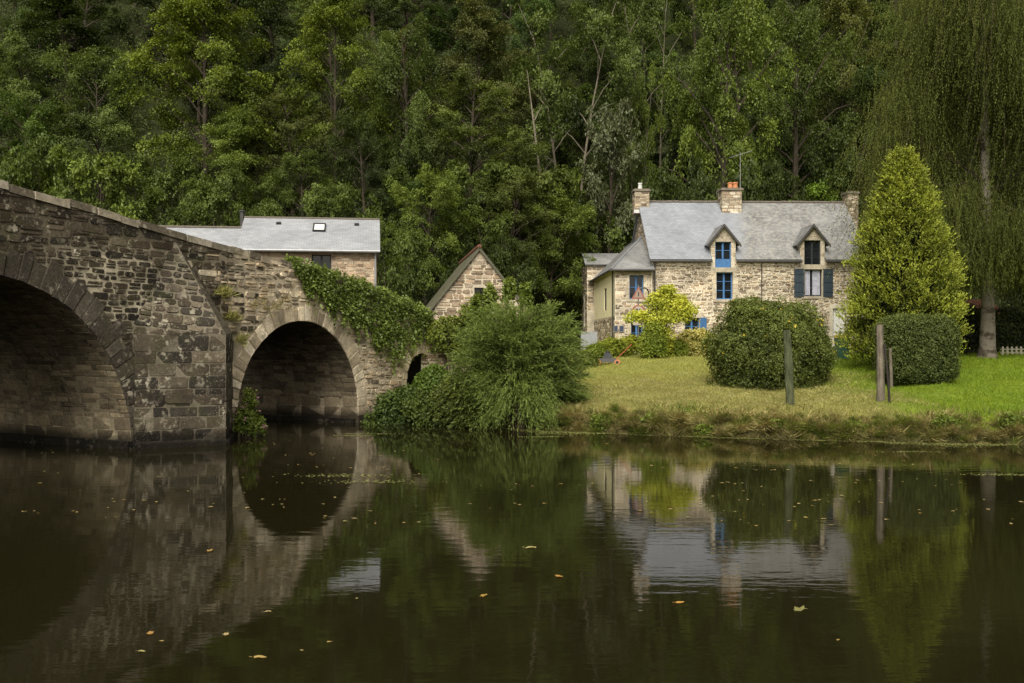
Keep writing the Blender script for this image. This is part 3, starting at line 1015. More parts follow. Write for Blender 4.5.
def chimney(name, cx, cy, z0, z1, wx, wy, root, rng, pots=(), pot_mat=None, potr=.12, poth=.35, flash=True):
    m_ = MB()
    m_.box((cx - wx / 2, cy - wy / 2, z0), (cx + wx / 2, cy + wy / 2, z1 - .14), (.30, .25, .18))
    m_.box((cx - wx / 2 - .07, cy - wy / 2 - .07, z1 - .14), (cx + wx / 2 + .07, cy + wy / 2 + .07, z1 - .04), (.22, .19, .145))
    m_.box((cx - wx / 2 - .02, cy - wy / 2 - .02, z1 - .04), (cx + wx / 2 + .02, cy + wy / 2 + .02, z1), (.20, .17, .13))
    P = lambda u, v, d: Vector((cx - wx / 2 + u, cy - wy / 2 - d, v))
    masonry(m_, P, 0, wx, z0, z1 - .16, rng, lambda u, v: palette(rng, HOUSE_STONE), (.1, .18), (.16, .4), lambda u, v: 0 <= u <= wx and v < z1 - .15, (.004, .02), .014)
    P2 = lambda u, v, d: Vector((cx - wx / 2 - d, cy + wy / 2 - u, v))
    masonry(m_, P2, 0, wy, z0, z1 - .16, rng, lambda u, v: palette(rng, HOUSE_STONE), (.1, .18), (.16, .4), lambda u, v: 0 <= u <= wy and v < z1 - .15, (.004, .02), .014)
    o = m_.build('chimney', M['stone_h'], root)
    for (dx, k) in pots:
        p = MB()
        p.tube([(cx + dx, cy, z1 - .03), (cx + dx, cy, z1 + poth * .15), (cx + dx, cy, z1 + poth * .8), (cx + dx, cy, z1 + poth * .82), (cx + dx, cy, z1 + poth * k)], [potr * 1.15, potr, potr * .85, potr * 1.05, potr], 10)
        p.build('chimney_pot', pot_mat, o)
    if flash:
        f = MB(); f.box((cx - wx / 2 - .04, cy - wy / 2 - .05, z0 + .02), (cx + wx / 2 + .04, cy - wy / 2 - .022, z0 + .2))
        f.build('flashing', M['lead'], o)
    return o


def build_cottage():
    rng = random.Random(11)
    GZ = 2.08
    root = empty('stone_cottage', (7.06, 50.2, GZ), R_(1.5))
    tag(root, 'long stone cottage with grey slate roof, blue windows, two dormers and a yellow walled lean-to', 'house')
    P = lambda u, v, d: Vector((u, -d, v))           # facade plane
    Lh, Wd, EZ, RZ, RW = 11.0, 7.4, 4.92, 8.12, 3.7
    sl = (RZ - EZ) / RW
    d1, d2 = 3.62, 8.02
    op = [(3.26, 4.10, 2.75, 4.12), (1.66, 2.42, .95, 1.82), (7.74, 8.66, 2.92, 4.28), (9.2, 9.85, -.3, 2.3)]
    dwin = [(d1 - .42, d1 + .40, 4.36, 5.66), (d2 - .28, d2 + .56, 4.42, 5.75)]
    mort = (.66, .59, .46)
    wl = MB()
    wall_cells(wl, P, 0, Lh, -.4, EZ, op + [(o[0], o[1], o[2], EZ) for o in dwin], .34, mort)
    # back wall and gables
    wl.box((0, Wd - .3, -.4), (Lh, Wd, EZ), mort)
    for x0, x1 in ((0.0, .3), (Lh - .3, Lh)):
        pr = [(0.342, -.4), (Wd - .302, -.4), (Wd - .302, EZ + .28), (RW, RZ - .06), (.342, EZ + .27)]
        for x, rev in ((x0, 1), (x1, 0)):
            pts = [(x, y, z) for y, z in pr]
            wl.face(pts[::-1] if rev else pts, mort)
    w_o = wl.build('wall', M['mortar_h'], root)
    fs = MB()
    forb = [(o[0] - .17, o[1] + .17, o[2] - .13, o[3] + .24) for o in op] + [(o[0] - .17, o[1] + .17, o[2] - .13, 9) for o in dwin]
    al = lambda u, v: 0 <= u <= Lh and v < EZ - .03 and not any(a < u < b and c < v < d for a, b, c, d in forb)
    masonry(fs, P, 0, Lh, -.2, EZ, rng, lambda u, v: palette(rng, HOUSE_STONE, .28), (.055, .13), (.10, .34), al, (.004, .04), .020, .02, .15, .3)
    Pg = lambda u, v, d: Vector((-d, Wd - u, v))
    alg = lambda u, v: 0 <= u <= Wd and v < (EZ + (Wd - u) * sl - .05 if u > Wd - RW else EZ + u * (RZ - EZ) / (Wd - RW) - .05)
    masonry(fs, Pg, 0, Wd, 3.0, RZ, rng, lambda u, v: palette(rng, HOUSE_STONE), (.09, .18), (.16, .5), alg, (.004, .03), .02, .015)
    fs.build('wall_stones', M['stone_h'], w_o)
    for o in op[:3]: surround(P, *o, root, rng)
    # main roof: front slope in pieces round the dormers
    rf = MB()
    sp = lambda u, w_: Vector((u, w_, EZ + .06 + w_ * sl))
    ov = -.26
    cuts = [(-.14, d1 - .62, ov), (d1 - .62, d1 + .62, .92), (d1 + .62, d2 + .14 - .62, ov), (d2 + .14 - .62, d2 + .14 + .62, .92), (d2 + .14 + .62, Lh + .12, ov)]
    for a, b, w0 in cuts:
        q = [sp(a, w0), sp(b, w0), sp(b, RW), sp(a, RW)]
        n = (q[1] - q[0]).cross(q[2] - q[0]).normalized()
        if n.z < 0: n = -n
        lo = [p - n * .07 for p in q]
        uvs = [(p.x, (p.y - ov) * math.hypot(1, sl)) for p in q]
        rf.face(q, None, uvs); rf.face(lo[::-1])
        rf.face([q[0], lo[0], lo[1], q[1]]); rf.face([q[1], lo[1], lo[2], q[2]]); rf.face([q[3], q[2], lo[2], lo[3]]); rf.face([q[0], q[3], lo[3], lo[0]])
    slb = (RZ - EZ) / (Wd - RW)
    rf.slab([(-.14, RW, RZ + .06), (Lh + .12, RW, RZ + .06), (Lh + .12, Wd + .3, EZ - .3 * slb + .06), (-.14, Wd + .3, EZ - .3 * slb + .06)], .07)
    r_o = rf.build('roof', M['slate_main'], root)
    rd = MB()
    u = -.14
    while u < Lh + .1:
        b = min(u + rng.uniform(.28, .34), Lh + .12); dz = rng.uniform(-.012, .02)
        rd.tube([(u, RW, RZ + .055 + dz), (b - .012, RW, RZ + .055 + dz)], [.085, .085], 8); u = b
    rd.build('ridge_tiles', M['ridge'], r_o)
    gt = MB()
    for a, b, w0 in cuts:
        if w0 < 0: gt.tube([(a, ov - .05, EZ - .27), (b, ov - .05, EZ - .27)], [.06, .06], 8)
    gt.tube([(.12, -.08, EZ - .3), (.12, -.08, -.2)], [.045, .045], 8)
    gt.tube([(5.55, -.07, EZ - .3), (5.55, -.07, .2)], [.022, .022], 6)
    gt.build('gutter', M['gutter'], root)
    # windows
    window(P, *op[0], M['blue'], root, 2, 3)
    window(P, *op[1], M['blue'], root, 2, 2)
    w3 = window(P, *op[2], M['darkframe'], root, 2, 1)
    cu = MB()
    a, b, c, d = op[2]
    for k in range(18):
        x0 = a + .08 + (b - a - .16) * k / 18; x1 = a + .08 + (b - a - .16) * (k + 1) / 18
        if .35 < (k + .5) / 18 < .52: continue
        y0, y1 = (-.148, -.138) if k % 2 else (-.138, -.148)
        cu.face([P(x0, c + .06, y0), P(x1, c + .06, y1), P(x1, d - .05, y1), P(x0, d - .05, y0)])
    cu.build('curtain', M['curtain'], w3)
    for x0, x1 in ((a - .53, a - .03), (b + .03, b + .53)):
        s_ = MB()
        k = x0
        while k < x1 - .01:
            bar(s_, P, k, min(k + .12, x1), c - .05, d + .02, .045, .075); k += .125
        for z in (c + .2, (c + d) / 2, d - .25): bar(s_, P, x0 + .02, x1 - .02, z, z + .07, .077, .095)
        s_.build('shutter', M['greyblue'], root)
    s_ = MB(); a, b, c, d = op[1]
    s_.hexa([P(b + .01, c, .03), P(b + .05, c, .03), P(b + .27, c, .33), P(b + .23, c, .35), P(b + .01, d, .03), P(b + .05, d, .03), P(b + .27, d, .33), P(b + .23, d, .35)])
    s_.build('shutter', M['blue'], root)
    dr = MB(); a, b, c, d = op[3]
    bar(dr, P, a, b, c, d, -.2, -.14); bar(dr, P, a + .08, b - .08, .2, 1.0, -.138, -.12); bar(dr, P, a + .08, b - .08, 1.12, 2.1, -.138, -.12)
    dr.build('door', M['white'], root)
    # dormers
    for i, (dc, o, mat) in enumerate(((d1, dwin[0], M['blue']), (d2 + .14, dwin[1], M['darkframe']))):
        dm = MB()
        a, b, c, d = o
        hw, ez, az = .62, 5.74, 6.5
        ys = lambda z: (z - EZ - .06) / sl
        # jambs, cheeks, front gable
        bar(dm, P, dc - hw, a, EZ + .002, ez, -.33, .0, mort); bar(dm, P, b, dc + hw, EZ + .002, ez, -.33, .0, mort)
        bar(dm, P, a, b, d, ez, -.33, .0, mort)
        dm.face([P(dc - hw, ez, 0), P(dc + hw, ez, 0), P(dc, az - .06, 0)], mort)
        for sx in (-hw, hw):
            dm.face([(dc + sx, .33, EZ + .4), (dc + sx, .33, ez), (dc + sx, ys(ez), ez)], mort)
        fr = MB()
        ald = lambda u, v: dc - hw <= u <= dc + hw and not (a - .0 < u < b + .0 and v < d + .18) and v < (ez if abs(u - dc) > hw else az - (az - ez) * abs(u - dc) / hw) - .09
        masonry(fr, P, dc - hw, dc + hw, EZ - .0, az, rng, lambda u, v: palette(rng, [(.54, .46, .34), (.49, .415, .305), (.44, .36, .255)], .15), (.12, .24), (.16, .3), ald, (.004, .02), .014, 0)
        bar(fr, P, a - .1, b + .1, d, d + .17, -.02, .024, (.46, .40, .30))
        dmo = dm.build('dormer', M['mortar_h'], root)
        fr.build('dormer_stones', M['stone_h'], dmo)
        dro = MB()
        ew, of = .86, -.2
        ze = az - (az - ez) * ew / hw
        for sx in (-1, 1):
            dro.slab([(dc, of, az + .05), (dc, ys(az) + .1, az + .05), (dc + sx * ew, ys(ze) + .06, ze + .05), (dc + sx * ew, of, ze + .05)], .06)
        dro.build('dormer_roof', M['slate_lean'], dmo)
        vb = MB()
        for sx in (-1, 1):
            vb.hexa([(dc, of - .03, az - .1), (dc + sx * ew, of - .03, ze - .1), (dc + sx * ew, of - .005, ze - .1), (dc, of - .005, az - .1),
                     (dc, of - .03, az + .06), (dc + sx * ew, of - .03, ze + .06), (dc + sx * ew, of - .005, ze + .06), (dc, of - .005, az + .06)])
        vb.build('bargeboard', M['gutter'], dmo)
        window(P, a, b, c, d, mat, root, 2, 2 if i == 0 else 3, -.1, .05, .44 if i == 0 else 0)
    # chimneys
    chimney('chimney', .02, RW, 7.5, 8.84, .80, .75, root, rng, [(-.05, 1.0)], M['lead'], .12, .36)
    chimney('chimney', 4.78, RW - .3, 7.0, 8.85, 1.08, .95, root, rng, [(.02, 1.0), (.3, 1.05)], M['terracotta'], .14, .34)
    chimney('chimney', Lh + .46, RW, 5.5, 8.75, .6, .8, root, rng, [], None)
    # lean-to with a hipped front, walls and roof
    lt = MB()
    LU, LF, LB, LE = -1.9, -.22, 9.4, 4.28
    lop = [(-1.18, -.46, 2.75, 3.95), (-1.1, -.5, .5, 1.6)]
    PL = lambda u, v, d: Vector((u, LF - d, v))
    wall_cells(lt, PL, LU, -.03, -.4, LE, lop, .3, mort)
    PY = lambda u, v, d: Vector((LU - d, LB - u, v))    # left wall, u runs towards the front
    yop = [(LB - 4.4, LB - 3.3, 2.3, 3.5)]
    LW = LB - LF
    lt2 = MB()
    wall_cells(lt2, PY, 0, LW - .302, 1.9, LE, yop, .3, None)
    wall_cells(lt, PY, 0, LW - .302, -.4, 1.88, [], .3, mort)
    l_o = lt.build('lean_to', M['mortar_h'], root)
    lt2.build('yellow_wall', M['yellow'], l_o)
    ls = MB()
    forb2 = [(o[0] - .15, o[1] + .15, o[2] - .12, o[3] + .22) for o in lop]
    al3 = lambda u, v: LU <= u <= -.06 and v < LE - .03 and not any(a < u < b and c < v < d for a, b, c, d in forb2)
    masonry(ls, PL, LU, -.06, -.2, LE, rng, lambda u, v: palette(rng, HOUSE_STONE, .25), (.09, .18), (.16, .48), al3, (.004, .03), .02, .015)
    masonry(ls, PY, 0, LW, -.2, 1.88, rng, lambda u, v: palette(rng, HOUSE_STONE, .25), (.09, .18), (.16, .48), lambda u, v: 0 <= u <= LW and v < 1.86, (.004, .03), .02, .015)
    ls.build('wall_stones', M['stone_h'], l_o)
    for o in lop: surround(PL, *o, root, rng, True, (.12, .2), .2)
    window(PL, *lop[0], M['blue'], root, 2, 2)
    window(PL, *lop[1], M['blue'], root, 2, 2)
    window(PY, *yop[0], M['darkframe'], root, 1, 1, -.05, .06)
    lr = MB()
    ap = Vector((-.06, 2.9, 6.2)); fl = Vector((LU - .22, LF - .28, LE - .04)); fr_ = Vector((.06, LF - .28, LE - .04)); bl = Vector((LU - .22, LB + .1, LE - .04)); bk = Vector((-.06, LB + .1, 6.2))
    lr.slab([fl, fr_, ap], .07)
    lr.slab([bl, fl, ap, bk], .07)
    lro = lr.build('lean_to_roof', M['slate_lean'], l_o)
    hp = MB(); hp.tube([fl + Vector((0, 0, .02)), ap + Vector((0, 0, .02))], [.05, .05], 6); hp.tube([ap, bk], [.06, .06], 6)
    hp.build('ridge_tiles', M['zinc'], lro)
    g2 = MB(); g2.tube([fl + Vector((-.04, -.05, -.06)), fr_ + Vector((0, -.05, -.06))], [.055, .055], 8); g2.tube([fl + Vector((-.05, -.03, -.06)), bl + Vector((-.05, 0, -.06))], [.055, .055], 8)
    g2.tube([(LU - .06, LF + .5, LE - .1), (LU - .06, LF + .5, -.2)], [.04, .04], 8)
    g2.build('gutter', M['gutter'], l_o)
    # rear annex
    an = MB()
    ax0, ax1, ay0, ay1, ae = -2.3, .3, 9.55, 12.8, 5.25
    PA = lambda u, v, d: Vector((u, ay0 - d, v)); PA2 = lambda u, v, d: Vector((ax0 - d, ay1 - u, v))
    wall_cells(an, PA, ax0, ax1, -.4, ae, [], .3, mort)
    wall_cells(an, PA2, 0, ay1 - ay0 - .302, -.4, ae, [(1.2, 2.0, 1.5, 3.6)], .3, mort)
    an.box((ax1, ay0, -.4), (ax1 + .3, ay1, ae), mort); an.box((ax0, ay1, -.4), (ax1, ay1 + .3, ae), mort)
    a_o = an.build('annex', M['mortar_h'], root)
    as_ = MB()
    masonry(as_, PA, ax0, ax1, 2.5, ae, rng, lambda u, v: palette(rng, HOUSE_STONE), (.1, .2), (.2, .5), lambda u, v: ax0 <= u <= ax1 and v < ae - .03, (.004, .03), .02)
    masonry(as_, PA2, 0, ay1 - ay0, 0, ae, rng, lambda u, v: palette(rng, HOUSE_STONE), (.1, .2), (.2, .5), lambda u, v: 0 <= u <= ay1 - ay0 and v < ae - .03 and not (1.1 < u < 2.1 and 1.4 < v < 3.7), (.004, .03), .02)
    as_.build('wall_stones', M['stone_h'], a_o)
    window(PA2, 1.2, 2.0, 1.5, 3.6, M['darkframe'], root, 1, 2, -.1)
    ar = MB()
    my = (ay0 + ay1) / 2
    ar.slab([(ax0 - .15, ay0 - .25, ae - .02), (ax1 + .3, ay0 - .25, ae - .02), (ax1 + .3, my, ae + .8), (ax0 - .15, my, ae + .8)], .06)
    ar.slab([(ax0 - .15, my, ae + .8), (ax1 + .3, my, ae + .8), (ax1 + .3, ay1 + .5, ae - .02), (ax0 - .15, ay1 + .5, ae - .02)], .06)
    ar.build('annex_roof', M['slate_lean'], a_o)
    # aerial
    ae_ = MB()
    x, y = 5.46, RW + .1
    ae_.tube([(x, y, 7.9), (x, y, 10.9)], [.028, .02], 6)
    ae_.tube([(x - .55, y, 10.62), (x + .65, y, 11.0)], [.016, .016], 5)
    for k in range(6):
        t = -.45 + k * .2; zc = 10.81 + t * .317
        ae_.tube([(x + t, y - .22, zc), (x + t, y + .22, zc)], [.008, .008], 4)
    ae_.build('television_aerial', M['metal'], root)
    return root


cottage = build_cottage()


def build_slate_house():
    rng = random.Random(21)
    # right eave corner at about x=-5.4, depth 41
    root = empty('slate_roofed_house', (-5.6, 41.2, 2.3), R_(7.9))
    tag(root, 'stone house with pale grey slate roof and skylight rising behind the bridge', 'house')
    P = lambda u, v, d: Vector((u, -d, v))
    EZ, RZ, RW, W0 = 4.24, 5.68, 2.6, -5.5
    mort = (.42, .35, .26)
    op = [(-2.65, -1.85, 3.1, 3.98)]
    wl = MB()
    wall_cells(wl, P, W0, 0, -.5, EZ, op, .3, mort)
    wl.box((W0, 5.0, -.5), (0, 5.2, EZ), mort)
    for x in (W0 + .002, -.002):
        wl.face([(x, .302, -.5), (x, 5.0, -.5), (x, 5.0, EZ), (x, RW, RZ - .08), (x, .302, EZ + .1)], mort)
    w_o = wl.build('wall', M['mortar_h'], root)
    fs = MB()
    masonry(fs, P, W0, 0, 1.5, EZ, rng, lambda u, v: palette(rng, [(.46, .34, .23), (.38, .28, .19), (.54, .44, .31), (.30, .215, .145)], .25), (.08, .15), (.16, .4),
            lambda u, v: v < EZ - .12 and W0 <= u <= 0 and not (op[0][0] < u < op[0][1] and op[0][2] < v < op[0][3]), (.004, .03), .018)
    fs.build('wall_stones', M['stone_h'], w_o)
    window(P, *op[0], M['darkframe'], root, 2, 1)
    rf = MB()
    sl = (RZ - EZ) / RW
    rf.slab([(W0 - .15, -.28, EZ - .28 * sl + .08), (.14, -.28, EZ - .28 * sl + .08), (.14, RW, RZ + .08), (W0 - .15, RW, RZ + .08)], .07)
    rf.slab([(W0 - .15, RW, RZ + .08), (.14, RW, RZ + .08), (.14, 5.45, EZ - .1), (W0 - .15, 5.45, EZ - .1)], .07)
    r_o = rf.build('roof', M['slate_pale'], root)
    rd = MB(); rd.tube([(W0 - .15, RW, RZ + .08), (.14, RW, RZ + .08)], [.06, .06], 8)
    rd.build('ridge_tiles', M['ridge'], r_o)
    gt = MB(); gt.tube([(W0 - .15, -.33, EZ - .14), (.14, -.33, EZ - .14)], [.06, .06], 8); gt.tube([(-.06, -.08, EZ - .15), (-.06, -.08, -.3)], [.04, .04], 8)
    gt.build('gutter', M['zinc'], root)
    n = Vector((0, -sl, 1)).normalized()
    S = lambda u, w_, h: Vector((u, w_, EZ + .08 + w_ * sl)) + n * h

    def plate(mb, u0, u1, w0, w1, h0, h1):
        mb.hexa([S(u0, w0, h0), S(u1, w0, h0), S(u1, w1, h0), S(u0, w1, h0), S(u0, w0, h1), S(u1, w0, h1), S(u1, w1, h1), S(u0, w1, h1)])
    sk = MB()
    uc = -2.42
    for q in ((uc - .27, uc + .27, 1.3, 1.36), (uc - .27, uc + .27, 1.94, 2.0), (uc - .27, uc - .21, 1.36, 1.94), (uc + .21, uc + .27, 1.36, 1.94)): plate(sk, *q, .0, .08)
    so = sk.build('skylight', M['darkframe'], r_o)
    pn = MB(); plate(pn, uc - .21, uc + .21, 1.36, 1.94, .01, .05); pn.build('pane', M['white'], so)
    for du in (-4.15, -.85):
        v = MB(); plate(v, du - .1, du + .1, 1.95, 2.08, .0, .07); v.build('roof_vent', M['darkframe'], r_o)
    # lower wing to the left
    wg = MB()
    wg.box((W0 - 6.5, .3, -.5), (W0 - .004, 4.8, 3.7), mort)
    g_o = wg.build('wing', M['mortar_h'], root)
    wr = MB()
    a, b = W0 - 6.8, W0 - .02
    wr.slab([(a, 0.0, 3.72), (b, 0.0, 3.72), (b, 2.7, 5.3), (a, 2.7, 5.3)], .07)
    wr.slab([(a, 2.7, 5.3), (b, 2.7, 5.3), (b, 5.2, 3.72), (a, 5.2, 3.72)], .07)
    wro = wr.build('wing_roof', M['slate_pale'], g_o)
    rd = MB(); rd.tube([(a, 2.7, 5.32), (b, 2.7, 5.32)], [.06, .06], 8); rd.build('ridge_tiles', M['ridge'], wro)
    fl = MB(); fl.tube([(W0 - .3, 3.0, 4.8), (W0 - .3, 3.0, 6.05)], [.1, .1], 8); fl.tube([(W0 - .3, 3.0, 6.05), (W0 - .3, 3.0, 6.12)], [.14, .14], 8)
    fl.build('flue_pipe', M['gutter'], wro)
    return root


build_slate_house()


def build_barn():
    rng = random.Random(31)
    root = empty('stone_barn', (-1.22, 37.0, 1.85), R_(8))
    tag(root, 'small stone barn with a steep mossy slate roof, its gable showing above the big bush', 'barn')
    P = lambda u, v, d: Vector((u, -d, v))
    hw, EZ, AZ, Ln = 2.15, 1.62, 4.3, 8.0
    mort = (.56, .49, .37)
    op = [(-.25, .22, 2.35, 2.85)]
    wl = MB()
    wall_cells(wl, P, -hw, hw, -.5, EZ, [], .3, mort)
    sl = (AZ - EZ) / hw
    # gable above the eaves as strips
    n = 24
    for i in range(n):
        a = -hw + 2 * hw * i / n; b = a + 2 * hw / n
        za = AZ - abs(a) * sl; zb = AZ - abs(b) * sl
        lo = EZ
        mid = (a + b) / 2
        if op[0][0] < mid < op[0][1]:
            wl.hexa([P(a, lo, 0), P(b, lo, 0), P(b, lo, -.3), P(a, lo, -.3), P(a, op[0][2], 0), P(b, op[0][2], 0), P(b, op[0][2], -.3), P(a, op[0][2], -.3)], mort)
            lo = op[0][3]
        wl.hexa([P(a, lo, 0), P(b, lo, 0), P(b, lo, -.3), P(a, lo, -.3), P(a, za, 0), P(b, zb, 0), P(b, zb, -.3), P(a, za, -.3)], mort)
    for x in (-hw, hw - .3): wl.box((x, .302, -.5), (x + .3, Ln - .3, EZ), mort)
    wl.face([(-hw, Ln, -.5), (hw, Ln, -.5), (hw, Ln, EZ), (0, Ln, AZ), (-hw, Ln, EZ)], mort)
    w_o = wl.build('wall', M['mortar_h'], root)
    fs = MB()
    al = lambda u, v: abs(u) <= hw and v < (AZ - abs(u) * sl) - .06 and not (op[0][0] < u < op[0][1] and op[0][2] < v < op[0][3] + .1)
    masonry(fs, P, -hw, hw, 0, AZ, rng, lambda u, v: palette(rng, [(.30, .23, .16), (.22, .165, .115), (.42, .34, .25), (.16, .125, .09), (.36, .26, .17)], .25), (.09, .2), (.14, .42), al, (.004, .035), .024, .02, .2, .28)
    fs.build('wall_stones', M['stone_h'], w_o)
    window(P, *op[0], M['darkframe'], root, 1, 1, -.1, .03)
    rf = MB()
    for sx in (-1, 1):
        rf.slab([(sx * (hw + .2), -.12, EZ - .2 * sl + .07), (sx * (hw + .2), Ln + .1, EZ - .2 * sl + .07), (0, Ln + .1, AZ + .07), (0, -.12, AZ + .07)], .09)
    r_o = rf.build('roof', M['slate_moss'], root)
    rd = MB(); rd.tube([(0, -.12, AZ + .08), (0, Ln + .1, AZ + .08)], [.08, .08], 8); rd.build('ridge_tiles', M['redridge'], r_o)
    return root


build_barn()

# ------------------------------------------------------------------ woodland
PRE = {}
_spec = dict(
    beech0=('beech', 10, 4.2, 1.0, 30, 10, 6, 32, .122, dict(flat=.22, droop=.25, srad=.46)),
    beech1=('beech', 10, 3.9, 1.4, 26, 10, 6, 32, .122, dict(flat=.25, droop=.3, srad=.46)),
    round0=('round', 10, 4.0, 1.4, 28, 10, 6, 32, .122, dict(flat=.7, srad=.42)),
    round1=('round', 10, 3.8, 1.8, 24, 11, 6, 32, .122, dict(flat=.6, srad=.44, gap=.2)),
    round2=('round', 10, 3.6, 2.2, 30, 9, 6, 32, .112, dict(flat=.8, srad=.40)),
    ash0=('ash', 10, 3.3, 1.5, 30, 10, 6, 32, .122, dict(flat=.9, droop=.9, srad=.42, asc=1.0)),
    ash1=('ash', 10, 3.1, 2.2, 26, 10, 6, 32, .122, dict(flat=.9, droop=.9, srad=.42, asc=1.0)),
    dark0=('dark', 10, 3.2, .8, 34, 9, 5, 32, .112, dict(flat=.4, droop=.4, srad=.42, asc=.2)),
    tall0=('round', 10, 3.0, 5.0, 18, 10, 6, 32, .122, dict(flat=.7, srad=.40, stems=2, trunk_r=.085, gap=.25, asc=1.0)),
    high0=('round', 10, 3.9, 3.8, 26, 11, 6, 32, .122, dict(flat=.6, srad=.44, trunk_r=.15, asc=.8)),
    high1=('beech', 10, 4.1, 3.2, 28, 10, 6, 32, .122, dict(flat=.24, droop=.25, srad=.48, trunk_r=.15)),
    shrub0=('shrub', 4, 2.4, .1, 24, 9, 5, 20, .13, dict(flat=.8, srad=.30, stems=3, trunk_r=.04, asc=1.0)),
    shrub1=('shrub', 4, 2.5, .1, 22, 9, 5, 20, .12, dict(flat=.6, droop=.5, srad=.30, stems=3, trunk_r=.04, asc=.8)),
    silver0=('round', 10, 3.6, .6, 30, 10, 5, 18, .21, dict(flat=.8, srad=.42, asc=.9)),
)
for k, (n_, s_) in enumerate(_spec.items()):
    kind, H, R, hb, n1, n2, n3, nf, lf, kw = s_
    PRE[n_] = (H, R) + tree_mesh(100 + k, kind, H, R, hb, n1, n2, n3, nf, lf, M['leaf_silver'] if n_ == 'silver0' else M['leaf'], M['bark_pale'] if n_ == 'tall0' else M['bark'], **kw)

TREES = []


def tree(kind, X, Y, H, R, color, label, group=None, rz=None, name='broadleaf_tree', cat='tree', z=None):
    if H / R > 2.9 and kind in ('round0', 'round1', 'round2'): kind = 'high0'
    if H / R > 2.9 and kind in ('beech0', 'beech1'): kind = 'high1'
    h0, r0, trunk, crown = PRE[kind]
    rng = random.Random(int(X * 97 + Y * 131))
    root = empty(name, (X, Y, (zg(X, Y) if z is None else z) - .1), rng.uniform(0, 6.28) if rz is None else rz)
    root.scale = (R / r0, R / r0, H / h0)
    t = link('trunk', trunk, root); c = link('crown', crown, root)
    c.color = (*color, 1)
    tag(root, label, cat, group)
    TREES.append((X, Y, R))
    return root


G = dict(dk=(.48, .52, .42), md=(.95, .97, .8), ol=(1.0, .97, .78), lt=(1.4, 1.4, 1.0), yl=(1.6, 1.55, .75), gr=(1.05, 1.08, 1.0), br=(1.2, 1.0, .75), lime=(1.5, 1.75, .9))
W = 'trees on the wooded hillside'
# px, depth, top py, radius px, kind, colour, label
main = [
    (205, 64, -30, 80, 'beech0', 'yl', 'broad yellow-green beech, the brightest crown above the left part of the bridge'),
    (28, 66, 45, 56, 'round0', 'gr', 'grey-green round tree at the far left edge of the hillside'),
    (98, 63, 55, 52, 'round2', 'gr', 'dull grey-green tree left of the bright beech, halfway up the slope'),
    (70, 74, -30, 70, 'dark0', 'dk', 'very dark tall tree in the upper left corner behind the grey-green trees'),
    (335, 66, -20, 58, 'beech1', 'yl', 'layered yellow-green beech right of the broadest bright beech'),
    (275, 74, -40, 50, 'dark0', 'dk', 'dark crown squeezed between the two yellow-green beeches'),
    (408, 66, 15, 46, 'ash0', 'gr', 'grey-green tree with a visible straight trunk above the round bush tree'),
    (470, 64, 75, 60, 'round2', 'ol', 'olive tree above the barn gable'),
    (520, 62, 135, 50, 'round0', 'ol', 'low olive tree above and right of the barn gable'),
    (582, 70, -10, 58, 'tall0', 'gr', 'tall tree with several bare pale stems under a thin high crown'),
    (655, 74, -20, 45, 'tall0', 'md', 'tall bare-stemmed tree left of the large ash over the cottage roof'),
    (608, 66, 104, 36, 'silver0', 'md', 'silvery-leaved tree just left of the cottage chimney'),
    (722, 67, -12, 62, 'ash0', 'lt', 'large pale green ash rising behind the cottage roof and aerial'),
    (795, 72, -8, 50, 'ash1', 'md', 'mid-green ash right of the large pale ash, behind the cottage ridge'),
    (842, 78, -30, 52, 'beech1', 'br', 'brownish-green tree at the top beside the weeping birch'),
    (635, 70, 74, 20, 'tall0', 'lt', 'little bright yellow-green tree among the bare stems'),
    (425, 54.5, 172, 50, 'round1', 'lt', 'pale green rounded tree just right of the white-roofed house'),
    (550, 61.5, 196, 48, 'round0', 'lt', 'bushy green tree between the barn gable and the cottage'),
    (303, 58, 152, 46, 'round2', 'gr', 'grey-green bushy tree behind the pale slate roof ridge'),
    (365, 60, 120, 42, 'round1', 'dk', 'dark rounded tree behind the right end of the pale slate roof'),
    (232, 60, 105, 50, 'beech1', 'lt', 'layered green tree in front of the broad yellow-green beech'),
]
for px, D, top, rp, kind, c, lab in main:
    p = at(px, top, D)
    R = rp * D / F
    z0 = zg(p.x, D)
    tree(kind, p.x, D, max(p.z - z0, 3.0), R, G[c], lab, W)

mainS = [
    (92, 56, 158, 52, 'shrub0', 'lt', 'light green rounded shrub showing above the bridge coping on the left'),
    (150, 57, 180, 45, 'shrub1', 'md', 'green shrub above the bridge coping below the brightest beech'),
    (20, 55, 150, 45, 'shrub1', 'md', 'mid-green shrub above the bridge parapet at the left edge'),
    (215, 57, 178, 44, 'shrub0', 'md', 'leafy shrub over the left end of the lower slate roof'),
    (400, 50.5, 232, 36, 'shrub0', 'md', 'shrub beside the right gable of the pale slate-roofed house'),
    (470, 57, 205, 46, 'shrub1', 'md', 'shrub on the slope left of the bushy tree and above the barn'),
    (823, 68, 176, 40, 'shrub1', 'lime', 'feathery light green shrub peeping over the right end of the cottage roof'),
    (765, 62, 170, 44, 'shrub0', 'dk', 'dark shrub behind the cottage ridge right of the aerial'),
    (672, 61, 170, 40, 'shrub0', 'dk', 'dark shrub behind the cottage ridge between its two left chimneys'),
    (612, 66, 225, 44, 'shrub0', 'md', 'green shrub behind the rear annex of the cottage'),
]
for px, D, top, rp, kind, c, lab in mainS:
    p = at(px, top, D); z0 = zg(p.x, D)
    tree(kind, p.x, D, max(p.z - z0, 2.2), rp * D / F, G[c], lab, 'shrubs at the foot of the hillside', None, 'woodland_shrub', 'shrub')

